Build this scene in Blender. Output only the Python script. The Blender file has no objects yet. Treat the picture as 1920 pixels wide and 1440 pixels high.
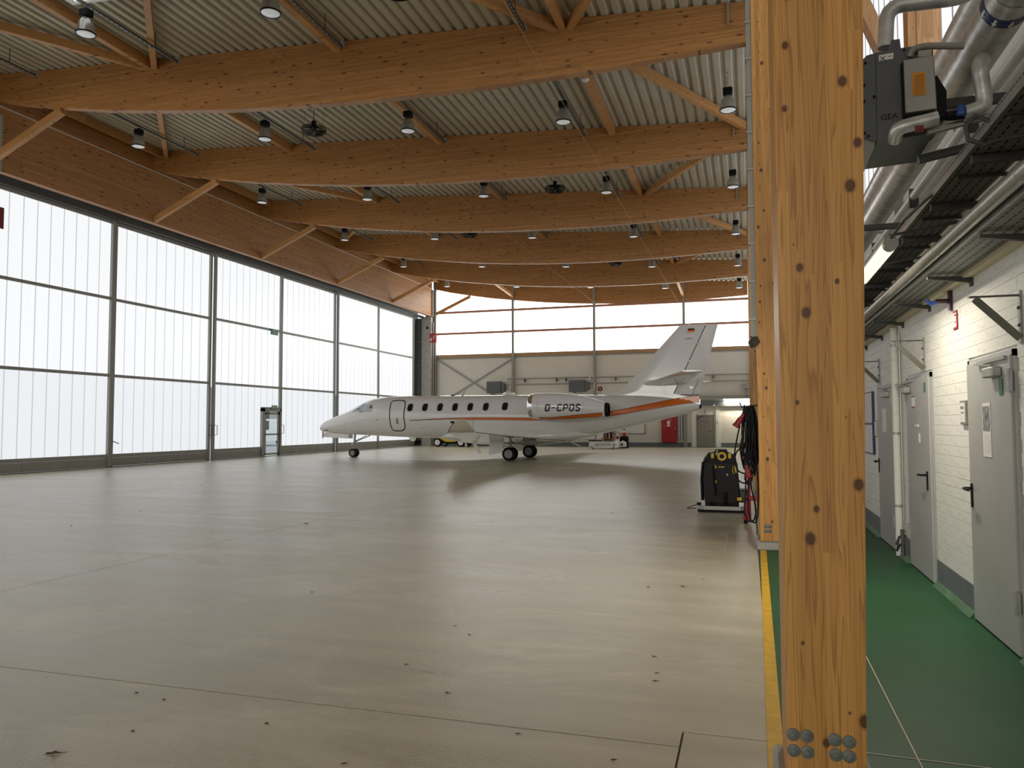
import bpy, math, random
from mathutils import Vector, Matrix
random.seed(7)
C = bpy.context.scene.collection
# ------------------------------------------------------------------ camera, sky, exposure
H = 1.65
F, YAW, PIT, ROL = 1439.73, 0.29754492, 0.0513409, -0.00257522
fw = Vector((-math.sin(YAW)*math.cos(PIT), math.cos(YAW)*math.cos(PIT), math.sin(PIT)))
_r = Vector((math.cos(YAW), math.sin(YAW), 0)); _u = _r.cross(fw)
rt = _r*math.cos(ROL) + _u*math.sin(ROL); up = -_r*math.sin(ROL) + _u*math.cos(ROL)
cam = bpy.data.objects.new('camera', bpy.data.cameras.new('camera')); C.objects.link(cam)
cam.matrix_world = Matrix(((rt.x, up.x, -fw.x, 0), (rt.y, up.y, -fw.y, 0), (rt.z, up.z, -fw.z, H), (0, 0, 0, 1)))
cam.data.sensor_width = 36; cam.data.lens = F*36/1920; cam.data.clip_end = 400; cam.data.clip_start = 0.05
S = bpy.context.scene; S.camera = cam
W = bpy.data.worlds.new('overcast_sky'); S.world = W; W.use_nodes = True
bgn = W.node_tree.nodes['Background']; bgn.inputs[0].default_value = (0.86, 0.93, 1.0, 1); bgn.inputs[1].default_value = 1.0
S.view_settings.view_transform = 'Standard'; S.view_settings.look = 'None'
S.view_settings.exposure = 0.43; S.view_settings.gamma = 1.0; S.view_settings.use_curve_mapping = False
S.cycles.max_bounces = 10; S.cycles.diffuse_bounces = 6; S.cycles.glossy_bounces = 4; S.cycles.use_denoising = True
S.cycles.sample_clamp_indirect = 6.0
E_DOOR, E_BACK, E_FRONT_FILL = 0.69, 3.2, 5.2  # front value raised so the unseen gable brightens the hall

def ray(x, y): return fw + rt*((x-960)/F) - up*((y-720)/F)
def onY(x, y, Y):
    d = ray(x, y); k = Y/d.y; return Vector((d.x*k, Y, H + d.z*k))
def onZ(x, y, z=0.0):
    d = ray(x, y); k = (z-H)/d.z; return Vector((d.x*k, d.y*k, z))
def onX(x, y, X):
    d = ray(x, y); k = X/d.x; return Vector((X, d.y*k, H + d.z*k))
def roof(X): return 11.256 - 0.0625*X

# ------------------------------------------------------------------ materials
MATS = {}
def newmat(name):
    m = bpy.data.materials.new(name); m.use_nodes = True
    nt = m.node_tree; b = nt.nodes['Principled BSDF']; MATS[name] = m
    return m, nt, b
def N(nt, t, **kw):
    n = nt.nodes.new(t)
    for k, v in kw.items(): setattr(n, k, v)
    return n
def ramp(nt, stops):
    n = N(nt, 'ShaderNodeValToRGB'); e = n.color_ramp.elements
    while len(e) < len(stops): e.new(0.5)
    for i, (p, c) in enumerate(stops):
        e[i].position = p; e[i].color = (*c, 1) if len(c) == 3 else c
    return n
def mixc(nt, fac, a, b, mode='MIX'):
    n = N(nt, 'ShaderNodeMix', data_type='RGBA', blend_type=mode)
    for s, v in ((n.inputs[0], fac), (n.inputs[6], a), (n.inputs[7], b)):
        if isinstance(v, (int, float)): s.default_value = v
        elif isinstance(v, tuple): s.default_value = (*v, 1)
        else: nt.links.new(v, s)
    return n.outputs[2]
def coords(nt, scale=(1, 1, 1), kind='Object', loc=(0, 0, 0)):
    t = N(nt, 'ShaderNodeTexCoord'); m = N(nt, 'ShaderNodeMapping')
    m.inputs['Scale'].default_value = scale; m.inputs['Location'].default_value = loc
    nt.links.new(t.outputs[kind], m.inputs[0]); return m.outputs[0]
def noise(nt, vec, scale, detail=4, rough=0.55, dist=0.0):
    n = N(nt, 'ShaderNodeTexNoise'); n.inputs['Scale'].default_value = scale
    n.inputs['Detail'].default_value = detail; n.inputs['Roughness'].default_value = rough; n.inputs['Distortion'].default_value = dist
    nt.links.new(vec, n.inputs['Vector']); return n.outputs[0]
def bump(nt, b, h, strength=0.2, dist=0.01):
    n = N(nt, 'ShaderNodeBump'); n.inputs['Strength'].default_value = strength; n.inputs['Distance'].default_value = dist
    nt.links.new(h, n.inputs['Height']); nt.links.new(n.outputs[0], b.inputs['Normal'])
def flat(name, col, rough=0.5, metal=0.0, coat=0.0, var=0.06, vs=3.0, emit=0.0, spec=0.5):
    m, nt, b = newmat(name)
    n = noise(nt, coords(nt), vs)
    lo = tuple(c*(1-var) for c in col); hi = tuple(min(1, c*(1+var)) for c in col)
    r = ramp(nt, [(0.3, lo), (0.7, hi)]); nt.links.new(n, r.inputs[0]); nt.links.new(r.outputs[0], b.inputs['Base Color'])
    b.inputs['Roughness'].default_value = rough; b.inputs['Metallic'].default_value = metal; b.inputs['Coat Weight'].default_value = coat; b.inputs['Specular IOR Level'].default_value = spec
    if emit:
        b.inputs['Emission Color'].default_value = (*col, 1); b.inputs['Emission Strength'].default_value = emit
    return m
def wood(name, axis, base, knot=1.0, lam_axis=2, lam=0.042, kscale=4.0, grain=1.0, dark=0.62, kth=(0.035, 0.075), kel=0.62, sparse=0.0):
    """glulam: lamellas stacked along lam_axis, grain along axis, sparse dark knots"""
    m, nt, b = newmat(name)
    t = N(nt, 'ShaderNodeTexCoord'); sep = N(nt, 'ShaderNodeSeparateXYZ'); nt.links.new(t.outputs['Object'], sep.inputs[0])
    fl = N(nt, 'ShaderNodeMath', operation='DIVIDE'); fl.inputs[1].default_value = lam; nt.links.new(sep.outputs[lam_axis], fl.inputs[0])
    f2 = N(nt, 'ShaderNodeMath', operation='FLOOR'); nt.links.new(fl.outputs[0], f2.inputs[0])
    ax = N(nt, 'ShaderNodeMath', operation='MULTIPLY'); ax.inputs[1].default_value = 0.37; nt.links.new(sep.outputs[axis], ax.inputs[0])
    wn0 = N(nt, 'ShaderNodeTexWhiteNoise', noise_dimensions='1D'); nt.links.new(f2.outputs[0], wn0.inputs['W'])
    ad = N(nt, 'ShaderNodeMath', operation='ADD'); nt.links.new(ax.outputs[0], ad.inputs[0]); nt.links.new(wn0.outputs[0], ad.inputs[1])
    f3 = N(nt, 'ShaderNodeMath', operation='FLOOR'); nt.links.new(ad.outputs[0], f3.inputs[0])
    cb = N(nt, 'ShaderNodeCombineXYZ'); nt.links.new(f2.outputs[0], cb.inputs[0]); nt.links.new(f3.outputs[0], cb.inputs[1])
    wn = N(nt, 'ShaderNodeTexWhiteNoise', noise_dimensions='2D'); nt.links.new(cb.outputs[0], wn.inputs[0])
    off = N(nt, 'ShaderNodeVectorMath', operation='SCALE'); off.inputs['Scale'].default_value = 37.0; nt.links.new(wn.outputs['Color'], off.inputs[0])
    sc = [grain*10.0]*3; sc[axis] = grain*0.30
    mp = N(nt, 'ShaderNodeMapping'); mp.inputs['Scale'].default_value = sc; nt.links.new(t.outputs['Object'], mp.inputs[0])
    va = N(nt, 'ShaderNodeVectorMath', operation='ADD'); nt.links.new(mp.outputs[0], va.inputs[0]); nt.links.new(off.outputs[0], va.inputs[1])
    g = noise(nt, va.outputs[0], 1.3, 2, 0.45, 0.5)
    gm = N(nt, 'ShaderNodeMath', operation='MULTIPLY'); gm.inputs[1].default_value = 9.0; nt.links.new(g, gm.inputs[0])
    gf = N(nt, 'ShaderNodeMath', operation='FRACT'); nt.links.new(gm.outputs[0], gf.inputs[0])
    gr = ramp(nt, [(0.0, (1, 1, 1)), (0.62, (0.90, 0.86, 0.80)), (0.9, (dark, dark-0.1, dark-0.2)), (1.0, (0.97, 0.96, 0.95))]); nt.links.new(gf.outputs[0], gr.inputs[0])
    tr = ramp(nt, [(0.0, tuple(c*0.84 for c in base)), (0.5, base), (1.0, (base[0]*1.12, base[1]*1.15, base[2]*1.22))]); nt.links.new(wn.outputs[0], tr.inputs[0])
    col = mixc(nt, 0.75, tr.outputs[0], gr.outputs[0], 'MULTIPLY')
    cv = N(nt, 'ShaderNodeCombineXYZ'); nt.links.new(sep.outputs[axis], cv.inputs[0]); nt.links.new(sep.outputs[lam_axis], cv.inputs[1])
    mk = N(nt, 'ShaderNodeMapping'); mk.inputs['Scale'].default_value = (kscale*kel, kscale, 1); nt.links.new(cv.outputs[0], mk.inputs[0])
    v = N(nt, 'ShaderNodeTexVoronoi', voronoi_dimensions='2D'); v.inputs['Scale'].default_value = 1.0; nt.links.new(mk.outputs[0], v.inputs['Vector'])
    sr = N(nt, 'ShaderNodeSeparateXYZ'); nt.links.new(v.outputs['Color'], sr.inputs[0])
    ra = N(nt, 'ShaderNodeMath', operation='MULTIPLY_ADD'); nt.links.new(sr.outputs[0], ra.inputs[0]); ra.inputs[1].default_value = 1.0; ra.inputs[2].default_value = 0.15
    dv = N(nt, 'ShaderNodeMath', operation='DIVIDE'); nt.links.new(v.outputs['Distance'], dv.inputs[0]); nt.links.new(ra.outputs[0], dv.inputs[1])
    kr = ramp(nt, [(kth[0], (1, 1, 1)), (kth[1], (0.45, 0.45, 0.45)), (kth[1]*1.5, (0, 0, 0))]); nt.links.new(dv.outputs[0], kr.inputs[0])
    pr = N(nt, 'ShaderNodeMath', operation='GREATER_THAN'); nt.links.new(sr.outputs[1], pr.inputs[0]); pr.inputs[1].default_value = sparse
    k0 = N(nt, 'ShaderNodeMath', operation='MULTIPLY'); nt.links.new(kr.outputs[0], k0.inputs[0]); nt.links.new(pr.outputs[0], k0.inputs[1])
    kf = N(nt, 'ShaderNodeMath', operation='MULTIPLY'); kf.inputs[1].default_value = 0.95*knot; nt.links.new(k0.outputs[0], kf.inputs[0])
    col = mixc(nt, kf.outputs[0], col, (base[0]*0.14, base[1]*0.09, base[2]*0.07))
    nt.links.new(col, b.inputs['Base Color']); b.inputs['Roughness'].default_value = 0.5
    bump(nt, b, gf.outputs[0], 0.06, 0.002)
    return m
def glow(name, col, strength, axis=1, rib=60.0, amt=0.05):
    """backlit translucent multiwall sheet: a lit window"""
    m, nt, b = newmat(name)
    sc = [0.12]*3; sc[axis] = rib
    n = noise(nt, coords(nt, tuple(sc)), 1.0, 2)
    r = ramp(nt, [(0.3, tuple(c*(1-amt) for c in col)), (0.7, col)]); nt.links.new(n, r.inputs[0])
    nt.links.new(r.outputs[0], b.inputs['Emission Color']); b.inputs['Emission Strength'].default_value = strength
    b.inputs['Base Color'].default_value = (0.25, 0.25, 0.25, 1); b.inputs['Roughness'].default_value = 0.35
    return m

WB = (0.44, 0.212, 0.066)
wood('glulam_x', 0, WB, lam_axis=2, kscale=6.0, kth=(0.05, 0.13), kel=0.30, sparse=0.45)
wood('glulam_y', 1, (0.44, 0.215, 0.072), lam_axis=2, kscale=5.5, kth=(0.05, 0.13), kel=0.30, sparse=0.45)
wood('glulam_post', 2, (0.56, 0.282, 0.070), lam_axis=0, lam=0.052, kscale=5.6, grain=1.5, kth=(0.085, 0.10), dark=0.50, knot=1.0, kel=0.75, sparse=0.35)
wood('timber_d', 1, (0.56, 0.29, 0.105), lam_axis=2, lam=0.3, kscale=5.0)
wood('timber_z', 2, (0.60, 0.34, 0.15), lam_axis=0, lam=0.12, kscale=4.0, knot=0.7)
flat('timber_sill', (0.42, 0.25, 0.12), 0.6)
flat('copper_rail', (0.42, 0.20, 0.12), 0.5)
flat('steel_grey', (0.29, 0.285, 0.255), 0.45, 0.1)
flat('steel_light', (0.36, 0.36, 0.34), 0.4, 0.3)
flat('steel_dark', (0.07, 0.072, 0.065), 0.5, 0.2)
flat('tray_dark', (0.17, 0.175, 0.16), 0.5, 0.2)
flat('steel_olive', (0.13, 0.13, 0.105), 0.5)
flat('bolt_zinc', (0.16, 0.18, 0.165), 0.6, 0.1, var=0.2, vs=40)
flat('galv', (0.42, 0.42, 0.40), 0.4, 0.6, var=0.12, vs=12)
flat('black', (0.006, 0.006, 0.007), 0.5, spec=0.2)
flat('black_gloss', (0.004, 0.004, 0.005), 0.4, spec=0.2)
flat('rubber', (0.012, 0.012, 0.012), 0.75, spec=0.2)
flat('white_paint', (0.82, 0.82, 0.80), 0.35)
flat('white_plastic', (0.75, 0.75, 0.72), 0.4)
flat('plane_white', (0.80, 0.80, 0.785), 0.16, coat=0.6, var=0.015, vs=1.0)
flat('wing_bounce_tint', (0.74, 0.71, 0.62), 0.2, coat=0.5, var=0.02)  # white skin with the floor's warm bounce light put into its colour
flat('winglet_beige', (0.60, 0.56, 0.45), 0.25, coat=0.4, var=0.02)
flat('plane_grey', (0.45, 0.45, 0.44), 0.3)
flat('orange_paint', (0.72, 0.16, 0.012), 0.25, coat=0.4)
flat('maroon_paint', (0.05, 0.012, 0.02), 0.3)
flat('navy_letter', (0.012, 0.012, 0.035), 0.3)
flat('chrome', (0.82, 0.82, 0.82), 0.12, 1.0)
flat('red_paint', (0.36, 0.008, 0.012), 0.45)
flat('cee_red', (0.19, 0.012, 0.02), 0.5)
flat('yellow_paint', (0.72, 0.42, 0.015), 0.5, var=0.15, vs=8)
flat('yellow_plastic', (0.75, 0.52, 0.02), 0.4)
flat('green_sign', (0.02, 0.16, 0.08), 0.4)
flat('green_bright', (0.05, 0.30, 0.12), 0.4)  # brighter plain green for the small exit sign
flat('blue_frame', (0.02, 0.04, 0.13), 0.4)
flat('blue_plastic', (0.02, 0.07, 0.30), 0.4)
flat('orange_paper', (0.75, 0.30, 0.02), 0.6)
flat('paper', (0.78, 0.78, 0.76), 0.7)
flat('door_grey', (0.43, 0.435, 0.42), 0.42)
flat('door_taupe', (0.24, 0.225, 0.19), 0.5)
flat('heater_grey', (0.095, 0.107, 0.118), 0.42)
flat('concrete', (0.42, 0.41, 0.38), 0.8, var=0.14, vs=4)
flat('panel_green', (0.16, 0.18, 0.165), 0.5)
flat('plinth_grey', (0.155, 0.17, 0.18), 0.55, var=0.12, vs=6)
flat('cove_green', (0.085, 0.19, 0.10), 0.6, var=0.25, vs=6)
flat('glass_dark', (0.012, 0.012, 0.014), 0.05)
flat('leaf_brown', (0.13, 0.055, 0.03), 0.8, var=0.3, vs=30)
flat('cream', (0.70, 0.62, 0.46), 0.6)
flat('flag_gold', (0.85, 0.42, 0.0), 0.5); flat('flag_red', (0.6, 0.0, 0.0), 0.5)
flat('asphalt', (0.32, 0.33, 0.33), 0.9)
flat('facade', (0.40, 0.36, 0.35), 0.8)
flat('deck', (0.48, 0.445, 0.335), 0.45, var=0.08, vs=0.8)
flat('frosted_lens', (0.80, 0.82, 0.84), 0.3, emit=0.16)
flat('tube_light', (1.0, 0.90, 0.66), 0.4, emit=0.85)
flat('tube_white', (1.0, 0.97, 0.88), 0.4, emit=2.2)
glow('door_sheet', (0.97, 0.99, 1.01), E_DOOR, 1, amt=0.06)
glow('door_joint', (0.90, 0.94, 1.0), E_DOOR*0.55, 1)
glow('gable_sheet', (1.0, 1.0, 0.985), E_BACK, 0, amt=0.06)
glow('gable_joint', (1.0, 1.0, 0.985), 0.68, 0)
glow('front_fill_sheet', (1.0, 0.97, 0.91), E_FRONT_FILL, 0)  # unseen front panes, glow raised as fill light
glow('door_sheet_low', (0.92, 0.95, 0.99), E_DOOR*0.93, 1)  # darker apron outside put into the glow of the lowest panes
m, nt, b = newmat('photo_grey'); _n = noise(nt, coords(nt, (1, 40, 18)), 1.0, 3); _r = ramp(nt, [(0.35, (0.05, 0.05, 0.05)), (0.65, (0.45, 0.45, 0.45))]); nt.links.new(_n, _r.inputs[0]); nt.links.new(_r.outputs[0], b.inputs['Base Color'])
glow('clere_sheet', (0.93, 0.95, 1.03), 0.72, 1, amt=0.02)
glow('skylight_sheet', (0.90, 0.97, 0.93), 0.80, 0, 2.0, 0.02)
m, nt, b = newmat('clear_glass'); b.inputs['Base Color'].default_value = (0.95, 0.98, 0.97, 1); b.inputs['Roughness'].default_value = 0.02
b.inputs['Transmission Weight'].default_value = 1.0; b.inputs['IOR'].default_value = 1.05
m, nt, b = newmat('cockpit_glass'); b.inputs['Base Color'].default_value = (0.30, 0.36, 0.38, 1); b.inputs['Metallic'].default_value = 0.55; b.inputs['Roughness'].default_value = 0.06
m, nt, b = newmat('alu_insulation')
n1 = noise(nt, coords(nt), 9.0, 4); r = ramp(nt, [(0.3, (0.52, 0.53, 0.52)), (0.7, (0.78, 0.79, 0.78))]); nt.links.new(n1, r.inputs[0])
nt.links.new(r.outputs[0], b.inputs['Base Color']); b.inputs['Metallic'].default_value = 0.6; b.inputs['Roughness'].default_value = 0.36
bump(nt, b, noise(nt, coords(nt), 45.0, 3), 0.35, 0.004)
m, nt, b = newmat('reflector'); b.inputs['Base Color'].default_value = (0.42, 0.41, 0.38, 1); b.inputs['Metallic'].default_value = 0.6; b.inputs['Roughness'].default_value = 0.25
# sealed concrete floor: beige grey, scuffed, half glossy
m, nt, b = newmat('floor_coat')
a1 = noise(nt, coords(nt), 0.35, 6, 0.6); a2 = noise(nt, coords(nt, (0.25, 2.2, 1)), 1.1, 5, 0.65, 0.4); a3 = noise(nt, coords(nt), 120.0, 2)
r1 = ramp(nt, [(0.25, (0.48, 0.45, 0.33)), (0.75, (0.60, 0.57, 0.43))]); nt.links.new(a1, r1.inputs[0])
r2 = ramp(nt, [(0.35, (0.84, 0.83, 0.81)), (0.65, (1.08, 1.08, 1.08))]); nt.links.new(a2, r2.inputs[0])
r3 = ramp(nt, [(0.3, (0.9, 0.9, 0.9)), (0.7, (1.06, 1.06, 1.06))]); nt.links.new(a3, r3.inputs[0])
a4 = noise(nt, coords(nt, (0.5, 0.9, 1), loc=(3, 1, 0)), 0.8, 6, 0.7, 0.8); r4 = ramp(nt, [(0.5, (0.98, 0.98, 0.98)), (0.63, (1.2, 1.2, 1.22))]); nt.links.new(a4, r4.inputs[0])
nt.links.new(mixc(nt, 1.0, mixc(nt, 1.0, mixc(nt, 1.0, r1.outputs[0], r2.outputs[0], 'MULTIPLY'), r3.outputs[0], 'MULTIPLY'), r4.outputs[0], 'MULTIPLY'), b.inputs['Base Color'])
rr = N(nt, 'ShaderNodeMapRange'); rr.inputs[1].default_value = 0.3; rr.inputs[2].default_value = 0.7; rr.inputs[3].default_value = 0.27; rr.inputs[4].default_value = 0.36
nt.links.new(a2, rr.inputs[0]); nt.links.new(rr.outputs[0], b.inputs['Roughness']); b.inputs['Specular IOR Level'].default_value = 1.0
bump(nt, b, noise(nt, coords(nt), 60.0, 3, 0.6), 0.55, 0.005)
m, nt, b = newmat('floor_green')
a1 = noise(nt, coords(nt, (1, 0.5, 1)), 1.3, 6, 0.6); r1 = ramp(nt, [(0.3, (0.018, 0.088, 0.036)), (0.72, (0.032, 0.128, 0.056))]); nt.links.new(a1, r1.inputs[0])
nt.links.new(r1.outputs[0], b.inputs['Base Color']); b.inputs['Roughness'].default_value = 0.5; b.inputs['Specular IOR Level'].default_value = 0.25
bump(nt, b, noise(nt, coords(nt), 60.0, 3), 0.2, 0.003)
flat('floor_gap', (0.07, 0.065, 0.055), 0.9)
# painted masonry
m, nt, b = newmat('wall_white')
a1 = noise(nt, coords(nt), 0.9, 5); r1 = ramp(nt, [(0.3, (0.79, 0.785, 0.74)), (0.7, (0.87, 0.87, 0.83))]); nt.links.new(a1, r1.inputs[0])
a2 = noise(nt, coords(nt, (1, 1, 6)), 2.5, 5, 0.7); r2 = ramp(nt, [(0.56, (1, 1, 1)), (0.74, (0.78, 0.76, 0.72))]); nt.links.new(a2, r2.inputs[0])
nt.links.new(mixc(nt, 1.0, r1.outputs[0], r2.outputs[0], 'MULTIPLY'), b.inputs['Base Color']); b.inputs['Roughness'].default_value = 0.6
bump(nt, b, noise(nt, coords(nt), 30.0, 4), 0.3, 0.006)
m, nt, b = newmat('wall_courses')   # far masonry: courses too small to build
br = N(nt, 'ShaderNodeTexBrick'); br.inputs['Scale'].default_value = 1.0; br.inputs['Brick Width'].default_value = 0.5; br.inputs['Row Height'].default_value = 0.25
br.inputs['Mortar Size'].default_value = 0.008; br.inputs['Color1'].default_value = (0.72, 0.69, 0.61, 1); br.inputs['Color2'].default_value = (0.75, 0.72, 0.64, 1); br.inputs['Mortar'].default_value = (0.63, 0.60, 0.53, 1)
t = N(nt, 'ShaderNodeTexCoord'); sp = N(nt, 'ShaderNodeSeparateXYZ'); cm = N(nt, 'ShaderNodeCombineXYZ')
nt.links.new(t.outputs['Object'], sp.inputs[0]); nt.links.new(sp.outputs[0], cm.inputs[0]); nt.links.new(sp.outputs[2], cm.inputs[1]); nt.links.new(cm.outputs[0], br.inputs['Vector'])
nt.links.new(br.outputs[0], b.inputs['Base Color']); b.inputs['Roughness'].default_value = 0.65
m, nt, b = newmat('print_sheet')    # small print: lines of text and a picture block
t = N(nt, 'ShaderNodeTexCoord'); mp = N(nt, 'ShaderNodeMapping'); mp.inputs['Scale'].default_value = (40, 26, 55); nt.links.new(t.outputs['Object'], mp.inputs[0])
n1 = N(nt, 'ShaderNodeTexBrick'); n1.inputs['Scale'].default_value = 1.0; n1.inputs['Mortar Size'].default_value = 0.2; n1.inputs['Mortar'].default_value = (0.72, 0.71, 0.70, 1)
n1.inputs['Color1'].default_value = (0.25, 0.24, 0.24, 1); n1.inputs['Color2'].default_value = (0.6, 0.55, 0.52, 1)
sp = N(nt, 'ShaderNodeSeparateXYZ'); cm = N(nt, 'ShaderNodeCombineXYZ'); nt.links.new(mp.outputs[0], sp.inputs[0]); nt.links.new(sp.outputs[1], cm.inputs[0]); nt.links.new(sp.outputs[2], cm.inputs[1])
nt.links.new(cm.outputs[0], n1.inputs['Vector']); nt.links.new(n1.outputs[0], b.inputs['Base Color']); b.inputs['Roughness'].default_value = 0.7

# ------------------------------------------------------------------ mesh helpers
def worldloc(o):
    p = Vector((0, 0, 0))
    while o is not None: p += o.location; o = o.parent
    return p
class MB:
    def __init__(s): s.v = []; s.f = []
    def add(s, vs, fs):
        k = len(s.v); s.v += [tuple(v) for v in vs]; s.f += [tuple(i+k for i in f) for f in fs]; return s
    def box(s, x0, x1, y0, y1, z0, z1):
        return s.add([(x, y, z) for z in (z0, z1) for y in (y0, y1) for x in (x0, x1)],
                     [(0, 2, 3, 1), (4, 5, 7, 6), (0, 1, 5, 4), (2, 6, 7, 3), (0, 4, 6, 2), (1, 3, 7, 5)])
    def cbox(s, x0, x1, y0, y1, z0, z1, b=0.01):     # box with chamfered edges
        vs = []; fs = []
        X = (x0, x1); Y = (y0, y1); Z = (z0, z1); idx = {}
        for i in (0, 1):
            for j in (0, 1):
                for k in (0, 1):
                    sx = b if i == 0 else -b; sy = b if j == 0 else -b; sz = b if k == 0 else -b
                    idx[i, j, k, 0] = len(vs); vs.append((X[i], Y[j]+sy, Z[k]+sz))
                    idx[i, j, k, 1] = len(vs); vs.append((X[i]+sx, Y[j], Z[k]+sz))
                    idx[i, j, k, 2] = len(vs); vs.append((X[i]+sx, Y[j]+sy, Z[k]))
        for i in (0, 1):
            q = [idx[i, 0, 0, 0], idx[i, 1, 0, 0], idx[i, 1, 1, 0], idx[i, 0, 1, 0]]; fs.append(q if i else q[::-1])
            q = [idx[0, i, 0, 1], idx[0, i, 1, 1], idx[1, i, 1, 1], idx[1, i, 0, 1]]; fs.append(q if i else q[::-1])
            q = [idx[0, 0, i, 2], idx[1, 0, i, 2], idx[1, 1, i, 2], idx[0, 1, i, 2]]; fs.append(q if i else q[::-1])
        for i in (0, 1):
            for j in (0, 1):
                fs.append([idx[i, j, 0, 0], idx[i, j, 0, 1], idx[i, j, 1, 1], idx[i, j, 1, 0]])
                fs.append([idx[i, 0, j, 0], idx[i, 0, j, 2], idx[i, 1, j, 2], idx[i, 1, j, 0]])
                fs.append([idx[0, i, j, 1], idx[0, i, j, 2], idx[1, i, j, 2], idx[1, i, j, 1]])
                for k in (0, 1): fs.append([idx[i, j, k, 0], idx[i, j, k, 1], idx[i, j, k, 2]])
        return s.add(vs, fs)
    def bar(s, p, q, w, h, upv=(0, 0, 1)):           # oriented box beam p -> q, w sideways, h along up
        p = Vector(p); q = Vector(q); d = (q-p).normalized(); u = Vector(upv)
        if abs(d.dot(u)) > 0.99: u = Vector((1, 0, 0))
        a = d.cross(u).normalized()*(w/2); u2 = a.cross(d).normalized()*(h/2)
        vs = [e + i*a + j*u2 for e in (p, q) for j in (-1, 1) for i in (-1, 1)]
        return s.add(vs, [(0, 2, 3, 1), (4, 5, 7, 6), (0, 1, 5, 4), (2, 6, 7, 3), (0, 4, 6, 2), (1, 3, 7, 5)])
    def tube(s, pts, r, n=8, close=False, caps=True):
        pts = [Vector(p) for p in pts]; L = len(pts); rr = r if isinstance(r, (list, tuple)) else [r]*L
        vs = []; u = None
        for i, p in enumerate(pts):
            a = pts[(i-1) % L] if (close or i) else p; c = pts[(i+1) % L] if (close or i < L-1) else p
            d = (c-a).normalized()
            if u is None: u = d.orthogonal().normalized()
            u = (u - d*u.dot(d)); u = u.normalized() if u.length > 1e-6 else d.orthogonal().normalized()
            w = d.cross(u)
            for k in range(n):
                t = 2*math.pi*k/n; vs.append(p + (u*math.cos(t) + w*math.sin(t))*rr[i])
        fs = []
        for i in range(L if close else L-1):
            for k in range(n):
                a = i*n; c = ((i+1) % L)*n; fs.append((a+k, a+(k+1) % n, c+(k+1) % n, c+k))
        if caps and not close: fs += [tuple(range(n))[::-1], tuple(range((L-1)*n, L*n))]
        return s.add(vs, fs)
    def lathe(s, prof, o=(0, 0, 0), axis='z', n=20, caps=True):   # prof: (r, h)
        o = Vector(o); vs = []
        for r, h in prof:
            for k in range(n):
                t = 2*math.pi*k/n; c, q = r*math.cos(t), r*math.sin(t)
                vs.append(o + Vector({'z': (c, q, h), 'y': (c, h, q), 'x': (h, c, q)}[axis]))
        fs = [(i*n+k, i*n+(k+1) % n, (i+1)*n+(k+1) % n, (i+1)*n+k) for i in range(len(prof)-1) for k in range(n)]
        if caps: fs += [tuple(range(n))[::-1], tuple(range((len(prof)-1)*n, len(prof)*n))]
        return s.add(vs, fs)
    def prism(s, poly, a, b, plane='xz'):            # poly extruded along the third axis from a to b
        f = {'xz': lambda p, t: (p[0], t, p[1]), 'xy': lambda p, t: (p[0], p[1], t), 'yz': lambda p, t: (t, p[0], p[1])}[plane]
        n = len(poly); vs = [f(p, a) for p in poly] + [f(p, b) for p in poly]
        return s.add(vs, [tuple(range(n)), tuple(range(n, 2*n))[::-1]] + [(i, (i+1) % n, n+(i+1) % n, n+i) for i in range(n)])
    def rings(s, rg, caps=True):                     # loft through rings of equal length
        n = len(rg[0]); vs = [p for r in rg for p in r]
        fs = [(i*n+k, i*n+(k+1) % n, (i+1)*n+(k+1) % n, (i+1)*n+k) for i in range(len(rg)-1) for k in range(n)]
        if caps: fs += [tuple(range(n))[::-1], tuple(range((len(rg)-1)*n, len(rg)*n))]
        return s.add(vs, fs)
    def build(s, name, mat, parent=None, smooth=False, world=True, **props):
        off = worldloc(parent) if (parent is not None and world) else Vector((0, 0, 0))
        me = bpy.data.meshes.new(name)
        me.from_pydata([(v[0]-off.x, v[1]-off.y, v[2]-off.z) for v in s.v], [], s.f)
        me.validate(); me.update()
        import bmesh
        bm = bmesh.new(); bm.from_mesh(me); bmesh.ops.recalc_face_normals(bm, faces=bm.faces); bm.to_mesh(me); bm.free()
        me.materials.append(MATS[mat])
        if smooth:
            me.polygons.foreach_set('use_smooth', [True]*len(me.polygons))
            me.set_sharp_from_angle(angle=math.radians(38))
        o = bpy.data.objects.new(name, me); C.objects.link(o)
        if parent is not None: o.parent = parent
        for k, v in props.items(): o[k] = v
        return o
def thing(name, label, cat, loc=(0, 0, 0), group=None, kind=None):
    o = bpy.data.objects.new(name, None); C.objects.link(o); o.location = loc; o.empty_display_size = 0.2
    o['label'] = label; o['category'] = cat
    if group: o['group'] = group
    if kind: o['kind'] = kind
    return o
def tag(o, label, cat, group=None, kind=None):
    o['label'] = label; o['category'] = cat
    if group: o['group'] = group
    if kind: o['kind'] = kind
    return o
def copy_tree(o, parent=None):
    c = o.copy(); C.objects.link(c); c.parent = parent
    for ch in list(o.children): copy_tree(ch, c)
    return c
def dup(o, loc, label, rz=0.0, group=None):
    c = copy_tree(o); c.location = loc; c.rotation_euler = (0, 0, rz); c['label'] = label
    if group: c['group'] = group
    return c
def arc(c, r, a0, a1, n, fx, fy):
    return [Vector(c) + Vector(fx)*(r*math.cos(a0+(a1-a0)*i/n)) + Vector(fy)*(r*math.sin(a0+(a1-a0)*i/n)) for i in range(n+1)]
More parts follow.
